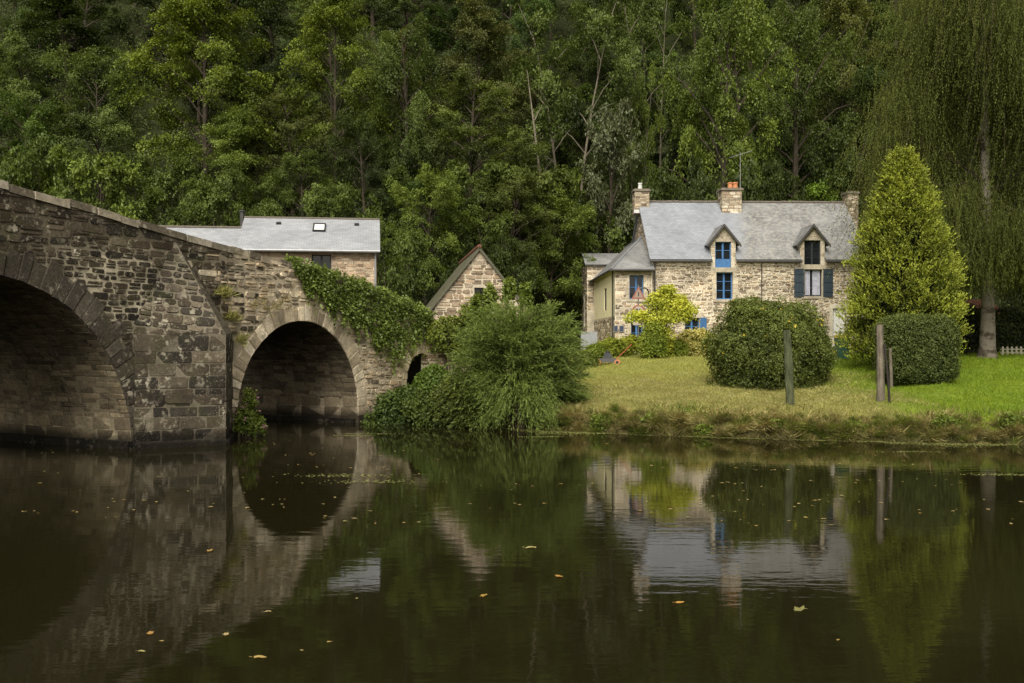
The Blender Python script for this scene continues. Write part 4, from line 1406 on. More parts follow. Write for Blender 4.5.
for px, D, top, rp_, kind, c, lab in [
    (270, 54, 196, 40, 'shrub1', 'md', 'shrub above the joint between the two pale slate roofs'),
    (335, 54.5, 190, 42, 'shrub0', 'gr', 'grey-green shrub above the skylight of the pale slate roof'),
    (508, 54.5, 232, 34, 'shrub1', 'dk', 'dark shrub right of the barn gable'),
    (445, 53.5, 236, 30, 'shrub1', 'dk', 'dark shrub left of the barn apex'),
    (60, 57, 150, 44, 'shrub0', 'gr', 'grey-green shrub above the bridge near the left edge'),
    (180, 59, 150, 44, 'shrub1', 'md', 'broad shrub below the brightest beech, left of the lower roof'),
    (540, 63, 170, 46, 'shrub0', 'ol', 'olive shrub on the bank above the bushy tree'),
    (480, 61, 165, 46, 'shrub0', 'md', 'leafy shrub halfway up the bank above the barn'),
    (395, 60, 165, 40, 'shrub1', 'md', 'shrub on the slope left of the pale green rounded tree'),
    (700, 66.5, 168, 44, 'shrub1', 'dk', 'dark shrub behind the ridge beside the middle chimney'),
    (860, 64, 160, 44, 'shrub0', 'dk', 'dark shrub behind the right chimney of the cottage')]:
    p = at(px, top, D); z0 = zg(p.x, D)
    tree(kind, p.x, D, max(p.z - z0, 2.4), rp_ * D / F, G[c], lab, 'shrubs at the foot of the hillside', None, 'woodland_shrub', 'shrub')

rng = random.Random(77)
n_fill = 0
for D, step, H in ((56.5, 4.4, 5.5), (61, 4.8, 7.5), (67, 5.2, 9), (74, 5.6, 10), (82, 6.0, 11), (92, 6.6, 12), (103, 7.5, 13), (114, 8.0, 14)):
    half = D * .60 + 3
    x = -half
    while x < half:
        X = x + rng.uniform(-1.2, 1.2); Y = D + rng.uniform(-2.5, 2.5)
        x += step * rng.uniform(.8, 1.2)
        if Y < np.interp(X, HX, HY) + 1.5 or (X < -3 and Y < 53): continue
        R = rng.uniform(2.3, 3.6) * (1 + (D - 58) * .009)
        if any((X - a) ** 2 + (Y - b) ** 2 < (0.46 * (R + c)) ** 2 for a, b, c in TREES): continue
        if any((X - a) ** 2 + ((Y - b) * .8) ** 2 < 2.2 ** 2 for a, b, c in TREES): continue
        kd = rng.choice(['round0', 'round1', 'round2', 'beech1', 'ash1', 'dark0', 'beech0', 'round0'])
        cl = rng.choice(['dk', 'dk', 'dk', 'md', 'md', 'ol', 'gr'])
        h = H * rng.uniform(.8, 1.25)
        low = D < 62
        tree(kd, X, Y, h, R, tuple(v * rng.uniform(.85, 1.1) for v in G[cl]),
             'lower-slope tree filling the dark wood between the brighter crowns' if low else 'dark tree of the dense wood, its crown merging into those around it',
             'crowded trees filling the lower slope' if low else 'crowded trees of the dense upper wood')
        n_fill += 1
print('fill trees', n_fill)


def make_undergrowth():
    r = np.random.default_rng(9)
    L = Leaves()
    n = 36000
    Y = 49 + 86 * r.uniform(0, 1, n) ** 1.25; X = r.uniform(-1, 1, n) * (Y * .58 + 2)
    yh = np.interp(X, HX, HY)
    k = Y > yh - 1.5
    X, Y = X[k], Y[k]; n = len(X)
    cl = 0.5 + 0.5 * np.sin(X * 0.9 + 1.3 * np.sin(Y * .5)) * np.sin(Y * 0.8 + X * .2)
    h = r.uniform(0, 1, n) ** 1.5 * (0.4 + 1.4 * cl)
    P = np.stack([X, Y, zground(X, Y) + h], 1)
    N = unit(np.array([0, -.55, .8]) + r.normal(size=(n, 3)) * .45)
    sprays(L, r, P, N, .5, 12, .2, 0.3 + 0.35 * (cl - .5) + 0.15 * h, .6, .25)
    o = L.build('undergrowth', M['leaf_under'])
    tag(o, 'tangled green undergrowth covering the steep hillside beneath the trees', 'undergrowth', None, 'stuff')


make_undergrowth()


# bare leaning tree
def build_dead_tree():
    r = random.Random(4)
    b = at(548, 118, 63)
    z0 = zg(b.x, 63)
    root = empty('bare_tree', (b.x, 63, z0))
    tag(root, 'leafless pale tree leaning left among the green crowns above the barn', 'tree')
    t = MB()
    top = at(527, 70, 63) - root.location
    t.tube([(0, 0, -.3), (-.25, 0, top.z * .45), (top.x * .7, 0, top.z * .8), top], [.11, .085, .06, .02], 7)
    for f, dx, dz in ((.45, -1.2, 1.3), (.55, .9, 1.5), (.7, -1.1, .5), (.8, .5, 1.0), (.62, -.8, -.2)):
        p = Vector((top.x * f * .8, 0, top.z * f))
        t.tube([p, p + Vector((dx * .5, r.uniform(-.4, .4), dz * .6)), p + Vector((dx, r.uniform(-.6, .6), dz))], [.04, .028, .010], 5)
    t.build('trunk', M['bark_pale'], root)


build_dead_tree()


# ------------------------------------------------------------------ strands
def strands(L, rng, S, Dv, Ln, droop, k, leaf, tint, aspect=.35, spread=.6, tw=None):
    n = len(S)
    t = np.linspace(.08, 1, k)[None, :, None]
    Ln = np.broadcast_to(np.asarray(Ln, float), (n,))
    dr = np.broadcast_to(np.asarray(droop, float), (n,))
    P = S[:, None] + Dv[:, None] * Ln[:, None, None] * t
    P[..., 2] -= (dr * Ln)[:, None] * t[..., 0] ** 2
    tan = Dv[:, None] + np.zeros_like(P); tan[..., 2] -= 2 * dr[:, None] * t[..., 0]
    tan = unit(tan)
    T = unit(tan + rng.normal(size=P.shape) * spread)
    N = unit(np.cross(T, rng.normal(size=P.shape)))
    P = P + T * leaf * .4
    tt = np.broadcast_to(tint, (n,))[:, None] + 0.12 * (t[..., 0] - .5) + rng.normal(size=(n, k)) * .12
    L.add(P.reshape(-1, 3), N.reshape(-1, 3), leaf * rng.uniform(.7, 1.3, n * k), tt.ravel(), aspect, T=T.reshape(-1, 3))


def build_birch():
    r = np.random.default_rng(12)
    base = at(987, 358, 42)
    root = empty('weeping_birch', (base.x, 42, zg(base.x, 42) - .05))
    tag(root, 'huge weeping birch with hanging curtains of twigs and a patchy white trunk on the right', 'tree')
    t = MB()
    t.tube([(0, 0, -.3), (.0, 0, .12), (.02, 0, .5), (.05, 0, 2.0), (.0, 0, 4.5), (-.1, 0, 8), (-.05, .1, 11.5), (-.3, .2, 15), (-.2, .2, 19)], [.52, .42, .33, .27, .24, .20, .16, .11, .03], 12)
    boughs = []
    for i in range(44):
        z = r.uniform(3.5, 17); a = i * 2.4 + r.uniform(-.4, .4)
        ln = r.uniform(3.0, 5.6) * (1.05 - .2 * (z - 3.5) / 14) * (0.8 if z < 6 else 1)
        d = Vector((math.cos(a), math.sin(a), 0))
        p0 = Vector((0, 0, z)); p1 = p0 + d * ln * .5 + Vector((0, 0, ln * .38)); p2 = p0 + d * ln + Vector((0, 0, ln * .28))
        bg_ = MB(); bg_.tube([p0, p0.lerp(p1, .5) + Vector((0, 0, .1)), p1, p2], [.065, .05, .032, .010], 5, cap=False)
        bg_.build('bough', M['bark'], root)
        boughs.append((p0, p1, p2))
    t.build('trunk', M['birch'], root, None, True)
    L = Leaves()
    S, D, Ln, Ti = [], [], [], []
    for (p0, p1, p2) in boughs:
        m_ = 400
        f = np.sqrt(r.uniform(.05, 1.05, m_))
        a = np.array(p0)[None] * ((1 - f) ** 2)[:, None] + np.array(p1)[None] * (2 * f * (1 - f))[:, None] + np.array(p2)[None] * (f ** 2)[:, None]
        side = r.normal(size=(m_, 3)) * np.array([.75, .75, .35])
        st = a + side
        # strands gather in vertical tresses
        if st.shape[0]:
            g = np.round(st[:, :2] / .55) * .55
            st[:, :2] = st[:, :2] * .45 + g * .55
        S.append(st); D.append(unit(r.normal(size=(m_, 3)) * .22 + np.array([0, 0, -1])))
        Ln.append(np.minimum(r.uniform(1.2, 6.0, m_), np.maximum(st[:, 2] - r.uniform(1.2, 3.0, m_), .6)))
        tress = np.sin(st[:, 0] * 4.1) * .10 + np.sin(st[:, 1] * 3.3 + st[:, 0] * 2) * .08
        Ti.append(.42 + tress + .05 * (st[:, 2] - 8) / 8 + np.where(st[:, 0] < -2.2, .14, -.04) + r.normal(size=m_) * .08)
    S = np.concatenate(S); D = np.concatenate(D); Ln = np.concatenate(Ln); Ti = np.concatenate(Ti)
    low_end = r.uniform(2.4, 5.5, len(S))
    Ln = np.minimum(Ln, np.maximum(S[:, 2] - low_end, .5))
    keep = (S[:, 0] > -4.6 + .5 * np.sin(S[:, 2])) & ~((np.abs(S[:, 0]) < .55) & (S[:, 1] < .3) & (r.uniform(0, 1, len(S)) < .8))
    S, D, Ln, Ti = S[keep], D[keep], Ln[keep], Ti[keep]
    strands(L, r, S, D, Ln, 0.0, 36, .11, Ti, .3, .4)
    L.build('crown', M['leaf_birch'], root)
    # hanging twigs
    tw = Leaves()
    k = r.permutation(len(S))[:2600]
    mid = S[k] + D[k] * Ln[k][:, None] * .5
    tw.add(mid, unit(np.cross(D[k], r.normal(size=(len(k), 3)))), Ln[k], .2, .006, T=D[k])
    tw.build('hanging_twigs', M['twig'], root)


build_birch()


def blob_shell(r, n, c, rad, inner=.78, pw=1.0):
    d = sphere_dirs(r, n)
    d[:, 2] = np.where(d[:, 2] < -.75, -d[:, 2], d[:, 2])
    rr = r.uniform(inner, 1.03, n) ** pw
    P = d * rr[:, None] * np.array(rad) + np.array(c)
    N = unit(d / np.array(rad))
    lowr = d[:, 2] < .25
    h = unit(d[:, :2]) * (np.maximum(np.linalg.norm(d[:, :2], axis=1), .93 + .04 * d[:, 2]) * rr)[:, None] * np.array(rad[:2]) + np.array(c[:2])
    P[lowr, :2] = h[lowr]
    return P, N, rr, d


def arching_bush(root, seed, rad, n1, n2, slen, droop, k, leaf, mat, tint=.35, lean=(0, 0), up=.35, aspect=.17, tipb=.28):
    """stems arching out from the base, each with many side shoots carrying narrow leaves"""
    r = np.random.default_rng(seed)
    d = sphere_dirs(r, n1); d[:, 2] = np.abs(d[:, 2]) * .95 + .02
    d = d / ((np.abs(d) ** 3).sum(1, keepdims=True) ** (1 / 3))
    end = d * np.array(rad) * r.uniform(.62, 1.04, n1)[:, None] ** .8 + np.array([lean[0], lean[1], .1])
    b0 = np.stack([r.normal(size=n1) * .25 * rad[0] / 2, r.normal(size=n1) * .2, np.zeros(n1)], 1)
    ctl = np.stack([b0[:, 0] * .4 + end[:, 0] * .45, b0[:, 1] * .4 + end[:, 1] * .45, end[:, 2] * .85 + .25], 1)
    t = MB()
    for q in range(min(n1, 40)):
        t.tube([b0[q] - np.array([0, 0, .15]), b0[q] * .5 + ctl[q] * .5, ctl[q] * .6 + end[q] * .4, end[q]], [.035, .025, .014, .004], 4, cap=False)
    t.build('stem', M['twig'], root)
    i1 = np.repeat(np.arange(n1), n2)
    f = r.uniform(.25, 1.0, n1 * n2) ** .75
    A = b0[i1] * ((1 - f) ** 2)[:, None] + ctl[i1] * (2 * f * (1 - f))[:, None] + end[i1] * (f ** 2)[:, None]
    tan = unit((ctl[i1] - b0[i1]) * (1 - f)[:, None] + (end[i1] - ctl[i1]) * f[:, None])
    out = unit(A * np.array([1, 1, .6]) + 1e-3)
    D = unit(tan * .6 + out * .55 + np.array([0, 0, up]) + r.normal(size=A.shape) * .42)
    L = Leaves()
    ln = slen * r.uniform(.5, 1.25, len(A))
    t1 = r.normal(size=n1) * .10
    depth = np.linalg.norm(A / np.array(rad), axis=1)
    tt = tint + t1[i1] + tipb * (depth - .8) + .12 * out[:, 2]
    strands(L, r, A, D, ln, droop * r.uniform(.4, 1.4, len(A)), k, leaf, tt, aspect, .38)
    L.build('crown', mat, root)


def build_feathery_bush():
    r = np.random.default_rng(15)
    X, Y = .15, 31.7
    root = empty('feathery_bush', (X, Y, zg(X, Y)))
    tag(root, 'large dark feathery bush spilling over the river bank at the end of the bridge', 'bush')
    arching_bush(root, 151, (2.1, 1.6, 3.15), 380, 30, .5, .3, 16, .10, M['leaf_tamarisk'], .30, (.1, 0), .35, .18, .5)
    root = empty('dark_bush', (-1.0, 31.55, zg(-1.0, 31.55)))
    tag(root, 'dark tangled bush between the brambles and the feathery bush, low over the water', 'bush')
    arching_bush(root, 152, (1.25, .85, 1.8), 120, 24, .5, .5, 12, .11, M['leaf_bush'], .28, (0, 0), .25, .35, .4)
    # lighter drooping clump in front
    X, Y = .3, 30.7
    root = empty('drooping_bush', (X, Y, zg(X, Y)))
    tag(root, 'lighter green drooping clump at the water edge in front of the large feathery bush', 'bush')
    L = Leaves()
    arching_bush(root, 153, (1.1, .7, 1.35), 80, 24, .6, 1.0, 17, .10, M['leaf_tamarisk'], .44, (0, -.15), .2, .16, .3)
    return


build_feathery_bush()


def leafy_bush(name, label, X, Y, blobs, n, leaf, mat, seed, clump=2.2, tint=.45, flowers=None, group=None, cat='bush', inner=.6, nleaf=11, srad=.16, jit=.6, col=None, stem=True, up=.35, aspect=.6, base=None):
    r = np.random.default_rng(seed)
    z0 = zg(X, Y) if base is None else base
    root = empty(name, (X, Y, z0))
    tag(root, label, cat, group)
    L = Leaves(); Fl = Leaves()
    tot = sum(b[1][0] * b[1][2] for b in blobs)
    for c, rad in blobs:
        m_ = int(n * rad[0] * rad[2] / tot)
        P, N, rr, d = blob_shell(r, m_, c, rad, inner)
        k = P[:, 2] > (zground(P[:, 0] + X, P[:, 1] + Y) - z0 + .03 if base is None else .02)
        P, N, rr, d = P[k], N[k], rr[k], d[k]
        cl = np.sin(P[:, 0] * clump * 1.1 + 1) * np.sin(P[:, 1] * clump) + np.sin(P[:, 2] * clump * 1.4 + P[:, 0] * clump * .7)
        P = P + N * ((cl * .05 + .035 * np.sin(P[:, 0] * 6.1 + P[:, 2] * 4) * np.sin(P[:, 1] * 5 + P[:, 2] * 7)) * max(rad))[:, None]
        ms = int(m_ * .06)
        if ms > 3:
            q_ = r.permutation(len(P))[:ms]
            strands(L, r, P[q_] - N[q_] * .1, unit(N[q_] + np.array([0, 0, .6]) + r.normal(size=(len(q_), 3)) * .3), srad * r.uniform(1.2, 2.6, len(q_)), .2, 7, leaf * .9, tint + .22, .5, .7)
        Nn = unit(N + np.array([0, 0, up]) + r.normal(size=P.shape) * .35)
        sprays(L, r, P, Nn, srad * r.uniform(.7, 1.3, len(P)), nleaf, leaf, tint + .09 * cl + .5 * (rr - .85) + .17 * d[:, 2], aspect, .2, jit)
        if flowers:
            q = r.permutation(len(P))[:flowers[0]]
            q = q[(d[q, 2] > -.1) & (rr[q] > .85)]
            sprays(Fl, r, P[q] + N[q] * .06, unit(N[q] + np.array([0, -.2, .3])), .05, 5, flowers[1], .5, .8)
    o = L.build('foliage', mat, root)
    if col: o.color = (*col, 1)
    if flowers: Fl.build('blossoms', flowers[2], root)
    if stem:
        t = MB()
        bx = max(b[1][0] for b in blobs); bz = max(b[0][2] + b[1][2] for b in blobs)
        for k in range(6):
            a = k * 1.05 + .3
            t.tube([(.08 * math.cos(a), .08 * math.sin(a), -.1), (.35 * bx * math.cos(a), .3 * bx * math.sin(a), bz * .4), (.6 * bx * math.cos(a), .5 * bx * math.sin(a), bz * .72)], [.035, .025, .008], 5)
        t.build('stem', M['twig'], root)
    return root


# the round clipped bush with yellow flowers
leafy_bush('flowering_bush', 'wide dome-shaped dark bush dotted with yellow flowers in front of the cottage', 8.72, 33.6,
           [((0, 0, .95), (2.1, 1.75, 1.85)), ((-.5, 0, 1.0), (1.6, 1.6, 1.9)), ((.8, .1, .95), (1.32, 1.4, 1.75))], 10500, .075, M['leaf_bush'], 31, 3.0, .36, (60, .06, M['petal']), None, 'bush', .62, 11, .15)


def build_conifer():
    r = np.random.default_rng(41)
    b = at(903, 372, 36.5)
    root = empty('golden_conifer', (b.x, 36.5, zg(b.x, 36.5)))
    tag(root, 'tall cone-shaped yellow-green conifer beside the right end of the cottage', 'tree')
    H, R = 8.05, 1.8
    L = Leaves()
    nc = 1500
    z = r.uniform(.0, 1, nc) ** .85
    prof = np.minimum(1, .84 + z * 1.2) * np.clip(1 - z ** 2.2, 0, 1)
    a = np.arange(nc) * 2.39996 + r.uniform(-.3, .3, nc)
    lump = np.sin(a * 6 + z * 11) * np.sin(z * 26 + 2.2 * np.sin(a * 3)) + .6 * np.sin(a * 11 - z * 19)
    rad = R * prof * r.uniform(.78, 1.05, nc) * (1 + .12 * lump) + .05
    C = np.stack([rad * np.cos(a), rad * np.sin(a), .25 + z * (H - .55)], 1)
    outd = np.stack([np.cos(a), np.sin(a), np.zeros(nc)], 1)
    ct = r.normal(size=nc) * .11 + .08 * lump + .40 + .12 * z + 1.5 * (rad / (R * prof + .05) - .93)  # set-back clumps tinted darker, shade between the lumps put into the colour
    # each clump is an upright tuft of flattened sprays
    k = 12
    idx = np.repeat(np.arange(nc), k)
    S = C[idx] + r.normal(size=(nc * k, 3)) * np.array([.13, .13, .12])
    Dv = unit(outd[idx] * .55 + np.array([0, 0, .85]) + r.normal(size=(nc * k, 3)) * .35)
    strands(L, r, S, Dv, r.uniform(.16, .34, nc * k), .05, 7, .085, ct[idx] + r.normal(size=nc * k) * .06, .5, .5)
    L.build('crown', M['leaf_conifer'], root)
    t = MB(); t.tube([(0, 0, -.2), (0, 0, 1), (0, 0, 4), (0, 0, 7)], [.2, .16, .1, .03], 8); t.build('trunk', M['bark'], root)
    # darker inner mass near the core
    D_ = Leaves()
    n = 2200
    z = r.uniform(0.02, .85, n); pr = np.minimum(1, .84 + z * 1.2) * np.clip(1 - z ** 2.2, 0, 1)
    a = r.uniform(0, 6.28, n); rd = R * pr * r.uniform(.3, .72, n)
    P = np.stack([rd * np.cos(a), rd * np.sin(a), .15 + z * (H - .6)], 1)
    sprays(D_, r, P, sphere_dirs(r, n), .22, 9, .12, .05, .5)
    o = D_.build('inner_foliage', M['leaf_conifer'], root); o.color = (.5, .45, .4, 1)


build_conifer()


def build_cube_hedge():
    r = np.random.default_rng(51)
    b = at(924, 388, 32.3)
    root = empty('clipped_hedge', (b.x, 32.9, zg(b.x, 32.9)))
    tag(root, 'dark green hedge block clipped square, in front of the golden conifer', 'hedge')
    L = Leaves()
    n = 6200
    hx, hy, hz = 1.2, .85, 2.22
    pw = 5.0
    d = sphere_dirs(r, n)
    k = (np.abs(d) ** pw).sum(1) ** (-1 / pw)
    q = d * k[:, None]
    depth = r.uniform(.80, 1.02, n)
    P = q * depth[:, None] * np.array([hx, hy, hz / 2]) + np.array([0, 0, hz / 2])
    cl = np.sin(P[:, 0] * 7) * np.sin(P[:, 2] * 6 + P[:, 0] * 2) * np.sin(P[:, 1] * 6 + 1)
    N = unit(np.sign(q) * np.abs(q) ** (pw - 1))
    P = P + N * (cl * .05)[:, None]
    P[:, 2] = np.maximum(P[:, 2], .04)
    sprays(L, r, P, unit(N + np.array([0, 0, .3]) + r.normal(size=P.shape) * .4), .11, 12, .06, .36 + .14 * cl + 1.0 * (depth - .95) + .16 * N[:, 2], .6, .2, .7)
    L.build('foliage', M['leaf_hedge'], root)
    t = MB()
    for x in (-.6, 0, .6): t.tube([(x, 0, -.1), (x, 0, 1.6)], [.04, .02], 6)
    t.build('stem', M['twig'], root)


build_cube_hedge()

# brambles and plants at the foot of the bridge
leafy_bush('bramble_bush', 'dense green bramble bush covering the right foot of the second arch', -3.9, 32.75, [((0, 0, .7), (.95, .8, 1.15)), ((.5, .2, 1.3), (.65, .6, .8)), ((-.25, .0, .4), (.8, .6, .75))], 2600, .10, M['leaf_bush'], 61, 3.2, .34, None, 'bushes along the bridge end', 'bush', .5, 9, .16, .7, (.55, .66, .6))
leafy_bush('bramble_bush', 'light-leaved bramble growing up in front of the small third arch', -2.55, 33.2, [((0, 0, .55), (.7, .6, .7)), ((-.1, .1, 1.0), (.45, .4, .35))], 1200, .11, M['leaf_lime'], 62, 3.4, .3, None, 'bushes along the bridge end', 'bush', .5, 9, .16, .7, (.5, .62, .7))
leafy_bush('bramble_bush', 'bramble bush at the water between the third arch and the large feathery bush', -2.3, 32.3, [((0, 0, .5), (1.2, .7, .95)), ((.7, .1, .8), (.9, .7, 1.0))], 2400, .10, M['leaf_bush'], 63, 3.0, .36, None, 'bushes along the bridge end', 'bush', .5, 9, .16, .7, (.6, .7, .62))
leafy_bush('leafy_sapling', 'bright green sapling rising behind the large feathery bush beside the barn gable', -.3, 33.6, [((.2, 0, 3.55), (.22, .2, .5)), ((.75, 0, 3.4), (.2, .2, .45)), ((-.45, 0, 3.3), (.2, .2, .5)), ((-.9, 0, 3.0), (.2, .2, .5))], 330, .13, M['leaf_lime'], 64, 3.0, .35, None, None, 'sapling', .3, 8, .18, .8, (.7, .75, .8))
leafy_bush('climbing_shrub', 'straggling shrub on the end of the bridge wall below the barn roof', -2.2, 36.2, [((0, 0, 1.9), (.9, .6, .8)), ((.8, -.4, 2.2), (.8, .6, .9))], 1300, .11, M['leaf_bush'], 65, 3.0, .45, None, None, 'shrub', .3, 8, .18, .8, (1.1, 1.1, .8))
leafy_bush('valerian_plant', 'wild plant with dull pink flower heads at the left foot of the second arch', -7.5, 27.9, [((0, 0, .45), (.30, .3, .5)), ((.22, .2, .3), (.30, .3, .38)), ((.1, .1, .95), (.2, .2, .4))], 700, .075, M['leaf_lime'], 66, 4.0, .35, (26, .07, M['petal_pink']), None, 'plant', .2, 7, .12, .9, (.6, .64, .7), base=.03)


# ivy on the bridge
def build_ivy():
    r = np.random.default_rng(71)
    root = empty('ivy', BP(1, 2.5, .1))
    tag(root, 'bright green ivy draped over the parapet above the second arch of the bridge', 'ivy')
    L = Leaves()
    lu = [-3.2, -2.6, -1.6, -.6, .4, 1.2, 2.0, 2.7, 3.2, 4.2, 5.4, 7]
    lz = [4.95, 4.45, 4.0, 3.6, 3.2, 2.6, 2.3, 2.7, 3.05, 3.05, 2.5, 2.2]
    n = 3600
    u = r.uniform(-3.2, 7, n)
    top = np.interp(u, TOPU, TOPZ) + .16
    low = np.interp(u, lu, lz) + .25 * np.sin(u * 5.2) + .12 * np.sin(u * 11 + 1)
    f = r.uniform(0, 1, n)
    z = low + (top - low) * f
    dens = .5 + .5 * np.sin(u * 2.3 + z * 1.5) * np.sin(z * 2.9 - u)
    keep = (top - low > .1) & (r.uniform(0, 1, n) < (.35 + .7 * f) * np.where(u > 2.6, .45, 1) * (.35 + dens))
    # thin cover over the third arch
    keep &= ~((np.abs(u - 3.75) < 1.1) & (z < 3.2) & (r.uniform(0, 1, n) < .8))
    u, z, dens, f = u[keep], z[keep], dens[keep], f[keep]; n = len(u)
    d = .04 + .15 * dens * r.uniform(.3, 1, n)
    d = np.where(z > np.interp(u, TOPU, TOPZ) - .02, r.uniform(-.4, .2, n), d)
    P = np.stack([BO.x + BD.x * u + BN.x * d, BO.y + BD.y * u + BN.y * d, z], 1) - np.array(root.location)
    N = unit(np.array([BN.x, BN.y, .5]) + r.normal(size=(n, 3)) * .35)
    sprays(L, r, P, N, .17, 15, .085, .44 + .25 * (dens - .5) + .2 * (f - .5), .8, .3, .55)
    # hanging trails
    m_ = 260
    u = r.uniform(-2.8, 5.5, m_); z = np.interp(u, lu, lz) + r.uniform(0, .5, m_)
    S = np.stack([BO.x + BD.x * u + BN.x * .08, BO.y + BD.y * u + BN.y * .08, z], 1) - np.array(root.location)
    strands(L, r, S, unit(np.array([0.1, -.05, -1]) + r.normal(size=(m_, 3)) * .2), r.uniform(.3, .9, m_), 0, 9, .10, .45, .8, .8)
    L.build('foliage', M['leaf_ivy'], root)


build_ivy()


def tuft(name, label, pts, n, length, mat, seed, group=None, cat='grass tuft', spread=.5, kind=None, tint=.5):
    r = np.random.default_rng(seed)
    root = pts[0]
    L = Leaves()
    pts = np.array([tuple(p) for p in pts])
    idx = r.integers(0, len(pts), n)
    S = pts[idx] + r.normal(size=(n, 3)) * np.array([.10, .10, .04])
    Dv = unit(np.array([BN.x * .6, BN.y * .6, .8]) + r.normal(size=(n, 3)) * spread)
    ln = length * r.uniform(.6, 1.3, n)
    P = S + Dv * ln[:, None] * .5
    L.add(P - np.array(tuple(root)), unit(np.cross(Dv, r.normal(size=(n, 3)))), ln, tint + r.normal(size=n) * .25, .07, T=Dv)
    o = L.build(name, mat); o.location = root
    tag(o, label, cat, group, kind)
    return o


tuft('dry_weeds', 'dry tan weeds rooted in the bridge wall just right of the pointed pier', [BP(-6.3 + .12 * k, 4.0 - .22 * k + .2 * (k % 3), .05) for k in range(8)], 420, .3, M['grass_dry'], 81, None, 'weeds')
tuft('dry_weeds', 'dry grass hanging above the crown of the second arch', [BP(-5.0 + .3 * k, 3.7 + .12 * math.sin(k * 2), .05) for k in range(6)], 200, .24, M['grass_bank'], 82, None, 'weeds')


# ------------------------------------------------------------------ grass
def grass(name, label, n, xr, yr, length, mat, seed, mask, tint=.5, lean=.5, w=.10, cat='grass', fwd=0.0, low=False):
    r = np.random.default_rng(seed)
    X = r.uniform(*xr, n); Y = r.uniform(*yr, n)
    k = mask(X, Y, r)
    X, Y = X[k], Y[k]; n = len(X)
    Z = zground(X, Y)
    Dv = unit(np.array([0, -fwd, 1.0]) + r.normal(size=(n, 3)) * np.array([lean, lean, .15]))
    ln = length * r.uniform(.5, 1.4, n)
    cl = np.sin(X * 1.9 + 1.2 * np.sin(Y * 1.3)) * np.sin(Y * 2.2 + X * .4)
    cl2 = np.sin(X * 5.3 + Y * 2) * np.sin(Y * 6.1 - X)
    ln = ln * (1 + .35 * cl + .25 * cl2)
    P = np.stack([X, Y, Z], 1) + Dv * ln[:, None] * .42
    if low: tint = tint - .5 * np.clip(.42 - Z, 0, .42) / .42 + .15 * np.sin(X * .9 + 2)  # blades tinted darker near the water, painting the shadow gap there
    L = Leaves()
    L.add(P, unit(np.cross(Dv, r.normal(size=(n, 3)))), ln, tint + .20 * cl + .18 * cl2 + r.normal(size=n) * .18, w, T=Dv)
    o = L.build(name, mat)
    tag(o, label, cat, None, 'stuff')
    return o


clear = lambda X, Y: (bank_t(X, Y) > .55) & (Y < np.interp(X, [-5, 6, 7.2, 19, 24], [40, 47.5, 49.6, 49.6, 48]))
grass('mown_grass', 'dry yellowish mown grass on the bank around the wooden posts', 230000, (.8, 12.5), (27, 36), .085, M['grass_dry'], 91,
      lambda X, Y, r: clear(X, Y) & (r.uniform(0, 1, len(X)) < dry_mask(X, Y)) & (r.uniform(0, 1, len(X)) < np.clip((37 - Y) / 5, 0, 1)), .45, 1.0, .12)
grass('mown_grass', 'yellow-green lawn in front of the cottage between the big bush and the flowering bush', 110000, (1.5, 12.5), (31, 49), .09, M['grass_mid'], 92,
      lambda X, Y, r: clear(X, Y) & (r.uniform(0, 1, len(X)) < np.clip((Y - 31) / 5, 0, 1) * (.25 + .75 * dry_mask(X, Y))), .5, .8, .12)
grass('bright_lawn', 'vivid green lawn on the right around the square hedge and birch trunk', 150000, (9.5, 26), (25, 47), .10, M['grass_green'], 93,
      lambda X, Y, r: clear(X, Y) & (r.uniform(0, 1, len(X)) > dry_mask(X, Y)), .5, .7, .12)
grass('bank_grass', 'rough grass hanging over the edge of the river bank', 260000, (-1.5, 26), (23, 33), .25, M['grass_bank'], 94,
      lambda X, Y, r: (bank_t(X, Y) > -.12) & (bank_t(X, Y) < .7 + .5 * np.sin(X * 1.7) * np.sin(X * .6 + 1) + .25 * r.normal(size=len(X))), .50, 1.0, .07, 'grass', .9, True)
grass('bank_green_tufts', 'greener grass tufts growing along the top of the river bank', 70000, (-1, 26), (23, 33), .20, M['bank_green'], 95,
      lambda X, Y, r: (bank_t(X, Y) > .0) & (bank_t(X, Y) < 1.5 + .3 * r.normal(size=len(X))) & (np.sin(X * 1.15 + 2 * np.sin(X * .37)) + .6 * (X > 10.5) > .35 + .5 * r.normal(size=len(X))), .3, .75, .085)


for k, (X, dt, sc_, lab) in enumerate([
    (2.6, .25, 1.0, 'leafy green weeds on the bank just right of the drooping bush'),
    (4.0, .3, .8, 'small leafy weeds low on the bank left of the green post'),
    (5.5, .15, 1.1, 'leafy weed clump leaning over the water below the yellow shrub'),
    (7.3, .1, .75, 'thin weed growing at the waterline below the green post'),
    (9.4, .3, .8, 'low weed clump on the bank between the two tall posts'),
    (11.6, .35, 1.0, 'bright weeds on the bank below the iron bar'),
    (13.2, .3, .9, 'weeds on the bank near the right edge')]):
    Y = float(np.interp(X, BX, BY)) + dt
    leafy_bush('bank_weed', lab, X, Y, [((0, 0, .16 * sc_), (.32 * sc_, .2, .28 * sc_)), ((.25 * sc_, -.05, .1), (.25 * sc_, .15, .2 * sc_))], 130, .085, M['leaf_lime'], 170 + k, 5, .3, None, 'weeds along the river bank', 'weed', .2, 7, .1, .9, (.7, .75, .8), False)


